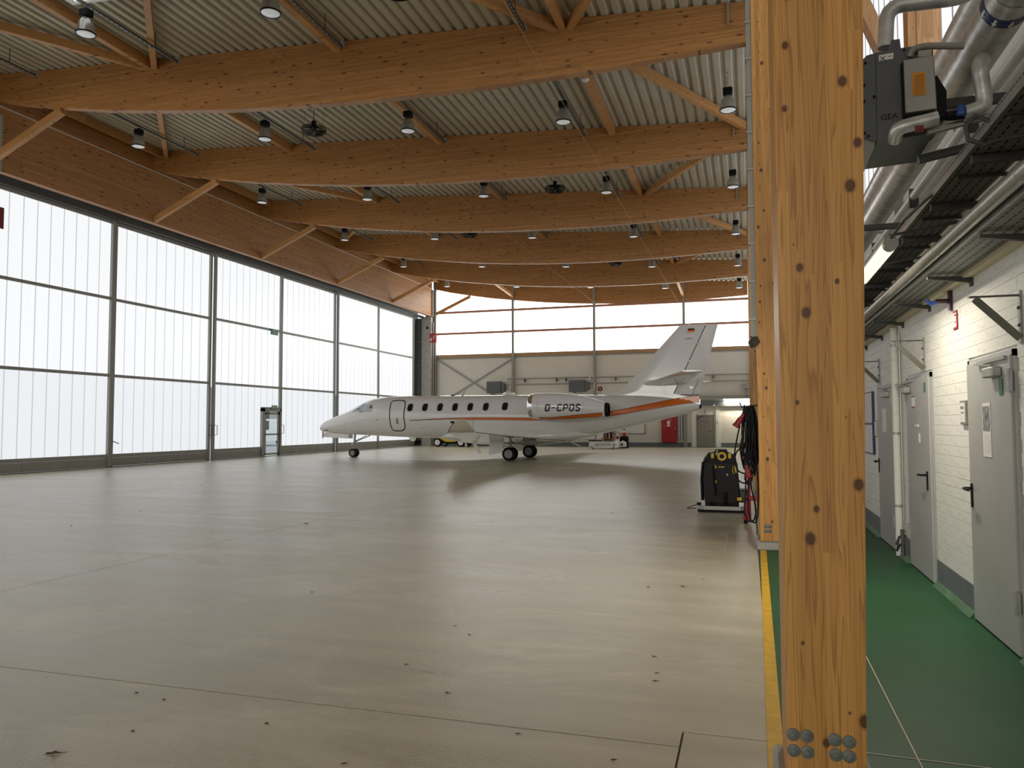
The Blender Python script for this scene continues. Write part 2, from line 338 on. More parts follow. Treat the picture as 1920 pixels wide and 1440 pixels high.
def text_geo(txt, size):
    cu = bpy.data.curves.new('txt', 'FONT'); cu.body = txt; cu.size = size; cu.align_x = 'CENTER'; cu.align_y = 'CENTER'
    ob = bpy.data.objects.new('txt', cu); me = bpy.data.meshes.new_from_object(ob)
    vs = [v.co.copy() for v in me.vertices]; fs = [tuple(p.vertices) for p in me.polygons]
    bpy.data.objects.remove(ob); bpy.data.meshes.remove(me); return vs, fs
def lettering(name, txt, size, o, ux, uy, mat, parent, squeeze=1.0):
    vs, fs = text_geo(txt, size); o = Vector(o); ux = Vector(ux); uy = Vector(uy)
    return MB().add([o + ux*(v.x*squeeze) + uy*v.y for v in vs], fs).build(name, mat, parent)
ORD = ['first', 'second', 'third', 'fourth', 'fifth', 'sixth', 'seventh', 'eighth', 'ninth', 'tenth', 'eleventh', 'twelfth', 'thirteenth', 'fourteenth', 'fifteenth', 'sixteenth']

# ------------------------------------------------------------------ floor
BY = [-32.6, -25.4, -18.2, -11.0, -3.8, 3.4, 10.6, 17.85, 25.0, 32.2, 39.5, 46.8, 53.95]     # roof frames
YF, YB = -33.2, 54.2
fl = MB().box(-25, 2.6, YF-0.3, YB+0.5, -0.25, -0.012).build('floor', 'floor_gap', kind='structure'); tag(fl, 'beige grey sealed concrete floor of the hangar', 'floor')
xj = [-24.6, -21.9, -14.5, -7.1, 0.10]; yj = [-33.0, -18.9, -11.2, -3.6, 4.08, 11.85, 19.5, 27.2, 34.9, 42.6, 50.3, 54.2]
for i in range(len(xj)-1):
    for j in range(len(yj)-1):
        g = 0.0055; x1 = xj[i+1]-g
        if i == 3 and yj[j+1] == 4.08:
            MB().box(xj[i]+g, -0.36-g, yj[j]+g, yj[j+1]-g, -0.06, 0).build('slab', 'floor_coat', fl)
            MB().box(-0.36+g, x1, yj[j]+g, 4.28-g, -0.06, 0).build('slab', 'floor_coat', fl)
        elif i == 3 and yj[j] == 4.08:
            MB().prism([(xj[i]+g, yj[j]+g), (-0.36-g, yj[j]+g), (-0.36-g, 4.28+g), (x1, 4.28+g), (x1, yj[j+1]-g), (xj[i]+g, yj[j+1]-g)], -0.06, 0, 'xy').build('slab', 'floor_coat', fl)
        else:
            MB().box(xj[i]+g, x1, yj[j]+g, yj[j+1]-g, -0.06, 0).build('slab', 'floor_coat', fl)
cor = MB().box(0.10, 1.86, YF, YB, -0.06, 0.0).build('floor', 'floor_green', kind='structure'); tag(cor, 'green painted corridor floor beside the white wall', 'floor')
MB().add([(0.045, 2.0, 0.004), (0.125, 2.0, 0.004), (0.20, 10.6, 0.004), (0.125, 10.6, 0.004), (0.125, 54, 0.004), (0.20, 54, 0.004)], [(0, 1, 2, 3), (3, 2, 5, 4)]).build('yellow_line', 'yellow_paint', cor, label='worn yellow edge line')
mb = MB(); mb.add([(0.765, 2.2, 0.003), (0.772, 2.2, 0.003), (0.772, 6.2, 0.003), (0.765, 6.2, 0.003)], [(0, 1, 2, 3)])
mb.add([(0.44, 4.27, 0.003), (1.1, 4.25, 0.003), (1.1, 4.257, 0.003), (0.44, 4.277, 0.003)], [(0, 1, 2, 3)]).build('crack_line', 'cream', cor)
MB().box(-22.6, 0.1, 53.15, 54.15, 0.0, 0.005).build('green_strip', 'floor_green', fl)
MB().add([(-0.315, 10.1, 0.001), (-0.305, 10.1, 0.001), (-0.315, 12.0, 0.001), (-0.325, 12.0, 0.001)], [(0, 1, 2, 3)]).build('crack_line', 'cream', fl)
# ground and apron outside
apron = MB().box(-140, -24.9, -60, 140, -0.4, -0.02).build('ground', 'asphalt', kind='structure'); tag(apron, 'pale apron outside the hangar doors', 'ground')

# ------------------------------------------------------------------ walls
wb = MB().box(-22.75, 2.6, 54.2, 54.5, 0, 6.62).build('wall_back', 'wall_courses', kind='structure'); tag(wb, 'cream painted masonry gable wall behind the aircraft', 'wall')
MB().box(-22.7, 0.4, 54.08, 54.2, 6.62, 6.86).build('sill_beam', 'timber_sill', wb)
MB().box(-22.7, 0.4, 54.12, 54.2, 6.52, 6.615).build('flashing', 'steel_grey', wb)
for z in (8.45, 10.06): MB().box(-22.7, 0.4, 54.0, 54.16, z-0.08, z+0.08).build('rail', 'copper_rail', wb)
GX = [-22.66, -16.47, -10.39, -4.12, 0.33]
for x in GX: MB().box(x-0.085, x+0.085, 53.9, 54.12, 0.0, roof(x)-0.05).build('post', 'steel_grey', wb)
def gable(Yp, rows, nm0, facing):
    for i in range(4):
        x0, x1 = GX[i]+0.07, GX[i+1]-0.07
        w = bpy.data.objects.new('window_%d' % (nm0+i), None); C.objects.link(w); w.location = (x0, Yp, rows[0][0])
        tag(w, 'backlit translucent strip window, %s bay of the %s gable' % (ORD[i], facing), 'window', None, 'structure')
        n = max(1, round((x1-x0)/0.55)) if nm0 == 1 else 1; s = (x1-x0)/n
        for z0, z1 in rows:
            for k in range(n):
                a, b2 = x0+k*s, x0+(k+1)*s
                MB().add([(a+0.016, Yp, z0), (b2-0.016, Yp, z0), (b2-0.016, Yp, min(z1, roof(b2))), (a+0.016, Yp, min(z1, roof(a)))], [(0, 1, 2, 3)]).build('pane', 'gable_sheet' if nm0 == 1 else 'front_fill_sheet', w)
        mb = MB()
        for k in range(n+1): mb.box(x0+k*s-0.022, x0+k*s+0.022, Yp+0.005, Yp+0.02, rows[0][0], roof(x0+k*s)-0.1)
        mb.build('sheet_joints', 'gable_joint', w, kind='stuff')
gable(54.22, [(6.87, 8.39), (8.51, 10.0), (10.12, 12.6)], 1, 'back')
gable(YF, [(3.0, 8.39), (8.51, 10.0), (10.12, 12.6)], 5, 'unseen front')  # unseen glazing behind the camera, added to brighten the hall
wfr = MB().box(-24, 2.6, YF-0.3, YF-0.01, 0, 3.0).build('wall_front', 'wall_courses', kind='structure'); tag(wfr, 'masonry gable wall at the near end of the hangar', 'wall')
MB().box(0.4, 2.6, 54.2, 54.5, 6.62, 11.3).build('upper_panel', 'wall_courses', wb); MB().box(0.4, 2.6, YF-0.3, YF-0.01, 3.0, 11.3).build('upper_panel', 'wall_courses', wfr)
# plinth band on back wall and its openings
for a, c in ((-22.7, -3.75), (-1.75, 0.3)): MB().box(a, c, 54.17, 54.2, 0.03, 0.30).build('plinth', 'plinth_grey', wb)
for a in (-3.62, -2.02): MB().box(a-0.06, a+0.24 if a < -3 else a+0.2, 54.13, 54.2, 0.0, 3.0).build('pilaster', 'wall_white', wb)
# corner at the far end of the door track
wl = MB().box(-24.6, -23.6, 53.9, 54.3, 0, 9.7).build('wall_left', 'panel_green', kind='structure'); tag(wl, 'dark green grey end panel beyond the sliding doors', 'wall')
for z in (2.2, 4.2, 6.1, 7.9, 9.1): MB().box(-24.5, -23.6, 53.86, 53.9, z-0.03, z+0.03).build('panel_rib', 'steel_grey', wl)
MB().box(-24.6, -24.2, YF, YB, 9.75, 12.9).build('upper_panel', 'panel_green', wl)
MB().box(-24.3, -24.15, 52.55, 54.0, 0, 9.75).build('return_panel', 'panel_green', wl)
cc = thing('corner_column', 'tall concrete column in the corner beside the sliding doors', 'column', (-23.2, 53.8, 0))
MB().cbox(-23.58, -22.8, 53.5, 54.19, 0, 9.75, 0.02).build('shaft', 'concrete', cc)
MB().lathe([(0.10, 0), (0.10, 0.03)], (-23.1, 53.47, 8.9), 'y', 14).build('anchor_hole', 'black', cc)
MB().box(-23.3, -22.72, 53.6, 54.1, 9.75, 11.8).build('head_post', 'steel_grey', cc)
mb = MB()
for q in (-23.95, -23.85, -23.7): mb.cbox(q-0.04, q+0.05, 53.4, 53.6, 0.15, 0.4, 0.01)
mb.build('buffer', 'black', cc)
# right-hand masonry wall with individually laid blocks
wr = MB().box(1.83, 2.35, YF, YB, 0, 2.86).build('wall_right', 'wall_white', kind='structure'); tag(wr, 'white painted block wall along the green corridor', 'wall')
doorsY = [(6.18, 7.42), (8.78, 10.06), (10.88, 12.18)]
BL, BH = 0.5, 0.0953
me_cache = {}
rest = MB(); count = 0
Yb = 4.6; cells = []
for r_ in range(2, 30):
    z0 = 0.004 + r_*BH; y = 3.9 + (0.25 if r_ % 2 else 0)
    while y < 17.0:
        cut = [(y, y+BL)]
        if z0 < 2.17:
            for d0, d1 in doorsY:
                new = []
                for a, c in cut:
                    if c <= d0 or a >= d1: new.append((a, c))
                    else:
                        if a < d0-0.05: new.append((a, d0))
                        if c > d1+0.05: new.append((d1, c))
                cut = new
        cells += [(a, c, z0) for a, c in cut]
        y += BL
cells.sort(key=lambda q: q[0])
for a, c, z0 in cells:
    if c < 4.9 or count >= 296:
        rest.box(1.820+random.uniform(0, 0.003), 1.835, a+0.002, c-0.002, z0+0.002, z0+BH-0.0015); continue
    count += 1; L = round(c-a, 2)
    if L not in me_cache:
        o = MB().box(-0.004, 0.012, 0.001, L-0.001, 0.001, BH-0.0012).build('block', 'wall_white', wr, world=False); me_cache[L] = o.data
    else:
        o = bpy.data.objects.new('block', me_cache[L]); C.objects.link(o); o.parent = wr
    o.location = (1.823+random.uniform(-0.0012, 0.0012), a, z0)
rest.build('far_blocks', 'wall_white', wr, kind='stuff')
MB().box(1.74, 2.35, YF, YB, 2.86, 2.95).build('ledge', 'cream', wr)
# plinth and cove between the doors
ys = [4.0] + [v for d in doorsY for v in d] + [54.0]
for i in range(0, len(ys), 2):
    MB().box(1.808, 1.83, ys[i], ys[i+1], 0.05, 0.265).build('plinth', 'plinth_grey', wr)
    MB().prism([(1.76, 0), (1.81, 0.055), (1.83, 0.055), (1.83, 0)], ys[i], ys[i+1], 'xz').build('cove', 'cove_green', wr)
# upper outer wall and clerestory over the corridor
wo = MB().box(2.35, 2.6, YF, YB, 0, 5.35).build('wall_right', 'wall_white', kind='structure'); tag(wo, 'plain upper outer wall behind the pipes', 'wall')
ws = bpy.data.objects.new('window_9', None); C.objects.link(ws); ws.location = (2.42, 0, 5.35); tag(ws, 'translucent clerestory glazing above the insulated pipes', 'window', None, 'structure')
mb = MB()
for k in range(90):
    y0 = 4.0 + k*0.55
    MB().add([(2.42, y0+0.01, 5.35), (2.42, y0+0.54, 5.35), (2.42, y0+0.54, 11.1), (2.42, y0+0.01, 11.1)], [(0, 1, 2, 3)]).build('pane', 'clere_sheet', ws)
    mb.box(2.41, 2.43, y0-0.012, y0+0.012, 5.35, 11.1)
mb.build('sheet_joints', 'steel_light', ws, kind='stuff')
MB().box(2.4, 2.6, YF, 4.0, 5.35, 11.2).build('upper_panel', 'wall_white', wo); pass

# ------------------------------------------------------------------ roof
mb = MB(); prof = []; x = -24.6
while x < 2.6:
    for dx, dz in ((0, 0.015), (0.02, 0), (0.16, 0), (0.18, 0.015), (0.212, 0.085), (0.278, 0.085)): prof.append((x+dx, roof(x+dx)+dz))
    x += 0.31
k = len(prof); vs = [(p[0], y, p[1]) for y in (YF-0.3, YB+0.3) for p in prof]
ce = MB().add(vs, [(i, i+1, k+i+1, k+i) for i in range(k-1)]).build('ceiling', 'deck', kind='structure'); tag(ce, 'beige trapezoidal steel roof deck above the timber beams', 'ceiling')
MB().box(-24.6, 2.6, YF-0.3, YB+0.3, 12.85, 12.95).build('roof_skin', 'steel_dark', ce)
sk = bpy.data.objects.new('window_10', None); C.objects.link(sk); sk.location = (-15.1, 13.5, 12.1); tag(sk, 'bright square rooflight in the steel deck', 'window', None, 'structure')
MB().add([(-15.85, 12.4, roof(-15.85)-0.06), (-14.4, 12.4, roof(-14.4)-0.06), (-14.4, 14.6, roof(-14.4)-0.06), (-15.85, 14.6, roof(-15.85)-0.06)], [(0, 1, 2, 3)]).build('pane', 'skylight_sheet', sk)
mb = MB()
for a, c in (((-15.95, 12.3), (-15.95, 14.7)), ((-14.3, 12.3), (-14.3, 14.7)), ((-15.95, 14.65), (-14.3, 14.65)), ((-15.95, 12.35), (-14.3, 12.35))):
    mb.bar((a[0], a[1], roof(a[0])-0.04), (c[0], c[1], roof(c[0])-0.04), 0.1, 0.12)
mb.build('curb', 'white_paint', sk)

# roof beams: straight top under the deck, curved belly
BOT = [(-22.8, 11.92), (-21.4, 11.58), (-20, 11.31), (-18, 10.97), (-16, 10.71), (-14, 10.48), (-12.2, 10.33), (-10.5, 10.22), (-8.5, 10.14), (-6.5, 10.10), (-4.5, 10.11), (-2.5, 10.17), (-1, 10.24), (0.14, 10.30)]
for j, Y in enumerate(BY):
    n = len(BY)-1-j
    hw = 0.12
    poly = BOT + [(x, roof(x)-0.005) for x, _ in reversed(BOT)]
    o = MB().prism(poly, Y, Y+2*hw).build('roof_beam', 'glulam_x')
    tag(o, 'curved belly glulam roof beam, %s counted from the back gable' % ORD[n], 'beam', 'curved glulam roof beams', 'thing')
    # knee brace from the header up to the beam belly
    o = MB().bar((-22.85, Y+0.12, 9.9), (-19.85, Y+0.12, 11.22), 0.16, 0.22).build('knee_brace', 'timber_d')
    tag(o, 'slanted timber brace from header to the %s roof beam from the back gable' % ORD[n], 'brace', 'knee braces along the door header', 'thing')
hd = MB().box(-23.05, -22.8, YF, 53.65, 9.78, roof(-22.8)+0.0).build('header_beam', 'glulam_y'); tag(hd, 'long deep glulam header beam above the sliding doors', 'beam', None, 'thing')
mb = MB().box(-22.8, -22.77, 4, 53.6, 11.86, 11.89).build('cable_duct', 'white_plastic', hd)
PX = [-22.35, -16.5, -10.35, -4.15]
for j in range(6, len(BY)-1):
    y0, y1 = BY[j]+0.24, BY[j+1]; bay = len(BY)-2-j
    for i, x in enumerate(PX):
        if bay == 0 and i in (1, 3): continue
        o = MB().box(x-0.09, x+0.09, y0, y1, roof(x)-0.30, roof(x)-0.02).build('purlin', 'timber_d')
        tag(o, 'straight purlin, %s roof bay from the back gable, %s from the header' % (ORD[bay], ORD[i]), 'purlin', 'roof purlins', 'thing')
    def diag(xa, ya, xb, yb, w):
        o = MB().bar((xa, ya, roof(xa)-0.2), (xb, yb, roof(xb)-0.2), 0.16, 0.24).build('roof_diagonal', 'timber_d')
        tag(o, 'diagonal strut, %s roof bay from the back gable, %s' % (ORD[bay], w), 'strut', 'diagonal roof struts', 'thing')
    if bay == 0: continue
    if j == 6:
        diag(-16.6, y1, -22.2, y0, 'beside the header'); diag(-16.35, y1, -10.5, y0, 'beside the rooflight')
        diag(-4.3, y1, -10.2, y0, 'towards the middle'); diag(-4.0, y1, 0.0, y0, 'beside the columns')
    elif j == 7:
        diag(-22.2, y1, -16.6, y0, 'beside the header'); diag(0.05, y1, -4.0, y0, 'beside the columns')
    elif j == 8:
        diag(-16.6, y1, -22.2, y0, 'beside the header'); diag(-4.0, y1, 0.05, y0, 'beside the columns')
    elif j == 9:
        diag(-22.2, y1, -16.6, y0, 'beside the header'); diag(0.05, y1, -4.0, y0, 'beside the columns')
    else:
        diag(-16.6, y1, -22.2, y0, 'beside the header'); diag(-4.0, y1, 0.05, y0, 'beside the columns')
for i, (x, zt) in enumerate(((-16.45, 10.95), (-4.15, 10.4))):
    o = MB().bar((x, 53.95, zt+0.12), (x, 47.05, zt+0.5), 0.16, 0.2).build('gable_strut', 'timber_d'); tag(o, 'sloping timber strut between the gable beam and the next one, above the %s' % ('unit heaters', 'aircraft fin')[i], 'strut', None, 'thing')

# columns with pedestals and bolts
def column(Y, label, detail):
    c = thing('timber_column', label, 'column', (0.28, Y, 0), 'glulam columns along the corridor', 'thing')
    zt = roof(0.3)-0.02
    def xs(z): return 0.13 if True else 0, 0.415+0.0195*z
    vs = [(xs(z)[i], y, z) for z in (0.13, zt) for y in (Y, Y+0.55) for i in (0, 1)]
    MB().add(vs, [(0, 2, 3, 1), (4, 5, 7, 6), (0, 1, 5, 4), (2, 6, 7, 3), (0, 4, 6, 2), (1, 3, 7, 5)]).build('shaft', 'glulam_post', c)
    MB().cbox(0.085, 0.50, Y+0.02, Y+0.6, 0.0, 0.128, 0.02).build('pedestal', 'concrete', c)
    for px_ in {2: ((1487, 1377), (1513, 1380), (1565, 1387), (1592, 1391), (1488, 1407), (1514, 1410), (1567, 1415), (1592, 1418)), 1: (), 3: ((1435.5, 986.7), (1443.7, 987), (1435.7, 995.5), (1443.5, 995.5))}[detail]:
        p = onY(*px_, Y)
        MB().lathe([(0.0255, 0), (0.0255, -0.004), (0.019, -0.008), (0.010, -0.009), (0.010, -0.014), (0.008, -0.015)], (p.x, Y, p.z), 'y', 16).build('bolt', 'bolt_zinc', c, smooth=True)
    return c
for j, Y in enumerate(BY[:-1]):
    n = len(BY)-1-j
    if Y == 3.4: column(3.35, 'big knotty timber column standing close by, eight bolts at its foot', 2)
    elif Y == 10.6: column(10.5, 'timber column with the black cable bundle hanging on it', 3)
    else: column(Y, 'glulam column carrying the %s roof beam from the back gable' % ORD[n], 1)
# outer columns in the clerestory wall
for Y, w in ((10.55, 'behind the unit heater'), (17.85, 'farther along, behind the pipes')):
    c = thing('timber_post', 'pale timber post in the clerestory %s' % w, 'post', (2.2, Y, 5.35), 'clerestory posts', 'thing')
    MB().box(2.13, 2.40, Y, Y+0.12, 5.36, roof(2.2)-.02).build('shaft', 'timber_z', c)
    MB().box(2.03, 2.13, Y+0.02, Y+0.3, 5.36, roof(2.2)-.02).build('side_board', 'timber_z', c)
    o = MB().bar((2.1, Y+0.2, 5.6), (0.6, Y+0.2, 9.6), 0.16, 0.26, (0, 1, 0)).build('knee_brace', 'timber_z'); tag(o, 'steep timber brace over the corridor %s' % w, 'brace', None, 'thing')
o = MB().box(0.5, 2.4, 17.85, 18.05, 10.3, roof(0.5)-0.02).build('corridor_beam', 'glulam_x'); tag(o, 'short roof beam over the corridor', 'beam', None, 'thing')

# ------------------------------------------------------------------ sliding hangar doors
LY = [-33.0, -27.4, -21.7, -16.0, -10.3, -4.6, 1.1, 6.8, 12.5, 18.22, 24.0, 29.85, 35.35, 41.1, 46.65, 52.5]
ZR = [(0.50, 3.50), (3.61, 6.50), (6.61, 9.5)]
for i in range(len(LY)-1):
    y0, y1 = LY[i]+0.03, LY[i+1]-0.03; X = -23.7 - (0.10 if i % 2 == 0 else 0.0); i = i-5; n = len(LY)-1-i-5
    d = bpy.data.objects.new('door_%d' % (i+6), None); C.objects.link(d); d.location = (X, (y0+y1)/2, 0)
    tag(d, 'translucent sliding hangar door leaf, %s from the back corner' % ORD[n-1] + (', with the wicket door' if i == 6 else ''), 'door', 'sliding hangar door leaves', 'structure')
    wk = (33.62, 35.28) if i == 6 else None
    st = 0.14
    MB().cbox(X-0.02, X+0.10, y0, y0+st, 0.02, 9.72, 0.012).build('stile', 'steel_grey', d); MB().cbox(X-0.02, X+0.10, y1-st, y1, 0.02, 9.72, 0.012).build('stile', 'steel_grey', d)
    MB().box(-23.84, -23.815, y1-.02, y1+.08, 0.02, 9.72).build('astragal', 'rubber', d)
    MB().box(X-0.01, X+0.06, y0+st, y1-st, 9.5, 9.72).build('top_rail', 'steel_grey', d)
    for z in (3.555, 6.555): MB().cbox(X-0.02, X+0.09, y0+st, y1-st, z-0.055, z+0.055, 0.01).build('cross_rail', 'steel_grey', d)
    ye = wk[0] if wk else y1-st
    MB().cbox(X-0.02, X+0.08, y0+st, ye, 0.36, 0.50, 0.01).build('bottom_rail', 'steel_grey', d)
    kn = 3
    for k in range(kn):
        a = y0+st+(ye-y0-st)*k/kn; c = y0+st+(ye-y0-st)*(k+1)/kn
        MB().box(X-0.01, X+0.05, a+0.006, c-0.006, 0.03, 0.352).build('kick_panel', 'steel_grey', d)
    ns = 10 if y0 > 12 else 1; a0, a1 = y0+st, y1-st; s = (a1-a0)/ns; jt = MB()
    for z0, z1 in ZR:
        for k in range(ns):
            a, c = a0+k*s+0.02, a0+(k+1)*s-0.02; zb = z0
            if wk and z0 < 1:
                if a > wk[0]-0.05: zb = 2.52
                elif c > wk[0]: c = wk[0]
                if c - a < 0.05: continue
            MB().add([(X, a, zb), (X, c, zb), (X, c, z1), (X, a, z1)], [(0, 1, 2, 3)]).build('pane', 'door_sheet' if z0 > 1 else 'door_sheet_low', d)
    for k in range(1, ns):
        zb = 2.52 if (wk and a0+k*s > wk[0]-0.02) else 0.5
        jt.box(X-0.02, X-0.004, a0+k*s-0.03, a0+k*s+0.03, zb, 9.5)
    jt.build('sheet_joints', 'door_joint', d, kind='stuff')
    if i in (5, 6, 7):
        yh = y1-0.1 if i == 5 else y0+0.08
        MB().tube([(X+0.1, yh, 1.15), (X+0.19, yh+0.1, 1.15), (X+0.19, yh+0.1, 1.6), (X+0.1, yh, 1.6)], 0.018, 6).build('handle', 'steel_dark', d)
    if i == 5: MB().bar((X+0.1, y0+0.1, 1.0), (X+0.2, y0+0.32, 0.9), 0.03, 0.03).build('latch_lever', 'steel_dark', d)
    if wk:
        w0, w1 = wk
        fr = MB().box(X-0.02, X+0.13, w0, w0+0.22, 0.02, 2.46).box(X-0.02, X+0.13, w1-0.10, w1, 0.02, 2.46).box(X-0.02, X+0.13, w0, w1, 2.30, 2.46).box(X-0.03, X+0.08, w0, w1, 2.46, 2.52)
        fr.build('wicket_frame', 'steel_grey', d)
        g0, g1 = w0+0.26, w1-0.14
        lf = MB()
        for q in ((g0, g0+0.1, .06, 2.26), (g1-0.1, g1, .06, 2.26), (g0, g1, .06, .16), (g0, g1, 2.14, 2.26), (g0, g1, 1.08, 1.16)): lf.box(X+0.02, X+0.09, *q)
        lf = lf.build('wicket_leaf', 'steel_grey', d)
        for za, zb in ((0.16, 1.08), (1.16, 2.14)): MB().box(X+0.05, X+0.058, g0+0.1, g1-0.1, za, zb).build('wicket_pane', 'clear_glass', lf)
        MB().box(X+0.09, X+0.15, g0+0.02, g0+0.35, 2.17, 2.24).build('door_closer', 'steel_dark', lf)
        sg = MB().box(X+0.14, X+0.17, 34.36, 34.84, 2.42, 2.62).build('exit_sign', 'green_bright'); tag(sg, 'small green exit sign above the wicket door', 'sign')
        MB().box(X+0.171, X+0.174, 34.42, 34.52, 2.46, 2.58).box(X+0.171, X+0.174, 34.6, 34.66, 2.46, 2.58).box(X+0.171, X+0.174, 34.7, 34.78, 2.5, 2.54).build('pictogram', 'paper', sg, kind='stuff')
sg = MB().box(-23.6, -23.55, 34.25, 34.85, 6.30, 6.60).build('exit_sign', 'green_sign'); tag(sg, 'green and white exit sign high on the door rail', 'sign')
MB().box(-23.549, -23.545, 34.47, 34.52, 6.32, 6.58).box(-23.549, -23.545, 34.62, 34.66, 6.36, 6.54).build('pictogram', 'paper', sg, kind='stuff')
tr = MB().box(-23.95, -23.45, -33, 53.5, 9.74, 9.80).box(-23.5, -23.42, -33, 53.5, 9.62, 9.8).build('trim_1', 'steel_dark', kind='structure'); tag(tr, 'dark steel head track above the sliding doors', 'track')
MB().box(-23.85, -23.6, -33, 53.5, -0.0, 0.018).build('trim_2', 'steel_dark', kind='structure', label='dark floor track under the sliding doors', category='track')
# red hanging sign and housing at the left margin
o = thing('hanging_sign', 'red plate sign hanging in front of the door panes', 'sign', (-23.2, 18.5, 8.0))
MB().box(-23.22, -23.2, 18.1, 18.89, 8.05, 8.75).build('plate', 'cee_red', o); MB().tube([(-23.21, 18.5, 8.75), (-23.21, 18.5, 9.78)], 0.008, 5).build('wire', 'steel_dark', o)
o = thing('switch_cabinet', 'grey steel box on the header behind the first knee brace seen', 'box', (-22.7, 18.15, 9.7))
MB().cbox(-22.79, -22.5, 18.11, 18.20, 9.66, 11.5, 0.02).build('case', 'steel_light', o); MB().box(-22.7, -22.55, 18.10, 18.11, 11.1, 11.2).build('slot', 'black', o)

# ------------------------------------------------------------------ high-bay lamps, fans, rails
def make_lamp():
    t = thing('highbay_lamp', '', 'lamp', (0, 0, 0), 'high-bay pendant lamps')
    MB().lathe([(0.09, 0.19), (0.115, 0.165), (0.165, 0.08), (0.195, -0.02), (0.212, -0.12), (0.22, -0.20)], (0, 0, 0), 'z', 24, False).build('reflector', 'reflector', t, True)
    MB().lathe([(0.215, -0.195), (0.20, -0.21), (0.10, -0.225), (0.01, -0.23)], (0, 0, 0), 'z', 24, False).build('lens', 'frosted_lens', t, True)
    MB().lathe([(0.218, -0.185), (0.232, -0.19), (0.232, -0.215), (0.212, -0.22), (0.21, -0.20)], (0, 0, 0), 'z', 24, False).build('rim', 'black', t, True)
    b = MB().cbox(-0.13, 0.13, -0.12, 0.12, 0.21, 0.41, 0.03); b.lathe([(0.07, 0.16), (0.08, 0.22)], (0, 0, 0), 'z', 16)
    b.build('ballast_housing', 'black', t)
    MB().box(-0.06, 0.06, -0.105, -0.1, 0.35, 0.365).build('nameplate', 'paper', t)
    MB().tube([(-0.03, 0, 0.40), (-0.05, 0, 0.44), (0, 0, 0.49), (0.05, 0, 0.44), (0.03, 0, 0.40)], 0.009, 6).build('hook', 'steel_light', t)
    return t
LX = [-20.27, -15.12, -9.95, -5.0, -0.37]
L0 = make_lamp(); first = True
LAMPS = []
for j in range(6, len(BY)-1):
    bay = len(BY)-2-j; ym = (BY[j]+BY[j+1])/2+0.05
    for i, x in enumerate(LX):
        z = roof(x)-0.93 if i < 4 else 10.42
        lab = 'high-bay lamp, %s roof bay from the back gable, %s from the doors' % (ORD[bay], ORD[i])
        if first: L0.location = (x, ym, z); L0['label'] = lab; first = False
        else: dup(L0, (x, ym, z), lab)
        LAMPS.append((x, ym, z))
        zr = z+0.52
        r = thing('cable_rail', ('perforated lamp rail, %s roof bay from the back gable, %s from the doors' if i < 4 else 'lamp chain beside the columns, %s roof bay from the back gable%s') % (ORD[bay], ORD[i] if i < 4 else ''), 'rail', (x, ym, zr), 'lamp rails', 'thing')
        if i < 4:
            MB().bar((x, BY[j]+0.3, zr), (x, BY[j+1]-0.45, zr), 0.08, 0.05).build('rail', 'steel_dark', r)
            pf = MB()
            for q_ in range(40): pf.box(x-0.012, x+0.012, BY[j]+0.4+q_*0.16, BY[j]+0.48+q_*0.16, zr-0.027, zr-0.025)
            pf.build('perforation', 'galv', r, kind='stuff')
            for q in (BY[j]+1.2, ym+2.2): MB().tube([(x+0.05, q, zr), (x+0.05, q, roof(x))], 0.012, 5).build('hanger', 'steel_dark', r)
            MB().box(x-0.02, x+0.06, BY[j+1]-0.5, BY[j+1]-0.44, zr-0.02, roof(x)-0.25).build('end_hanger', 'steel_light', r)
        else:
            pts = MB()
            for q in range(14): pts.bar((x, ym, zr-0.04+q*0.065), (x, ym, zr+0.01+q*0.065), 0.035 if q % 2 else 0.012, 0.035 if q % 2 == 0 else 0.012, (0, 1, 0))
            pts.build('chain', 'steel_light', r)
            MB().bar((x+0.1, BY[j+1]-0.06, roof(x)-0.55), (x+0.1, BY[j+1]-0.06, roof(x)-0.02), 0.06, 0.04).build('end_hanger', 'steel_grey', r)
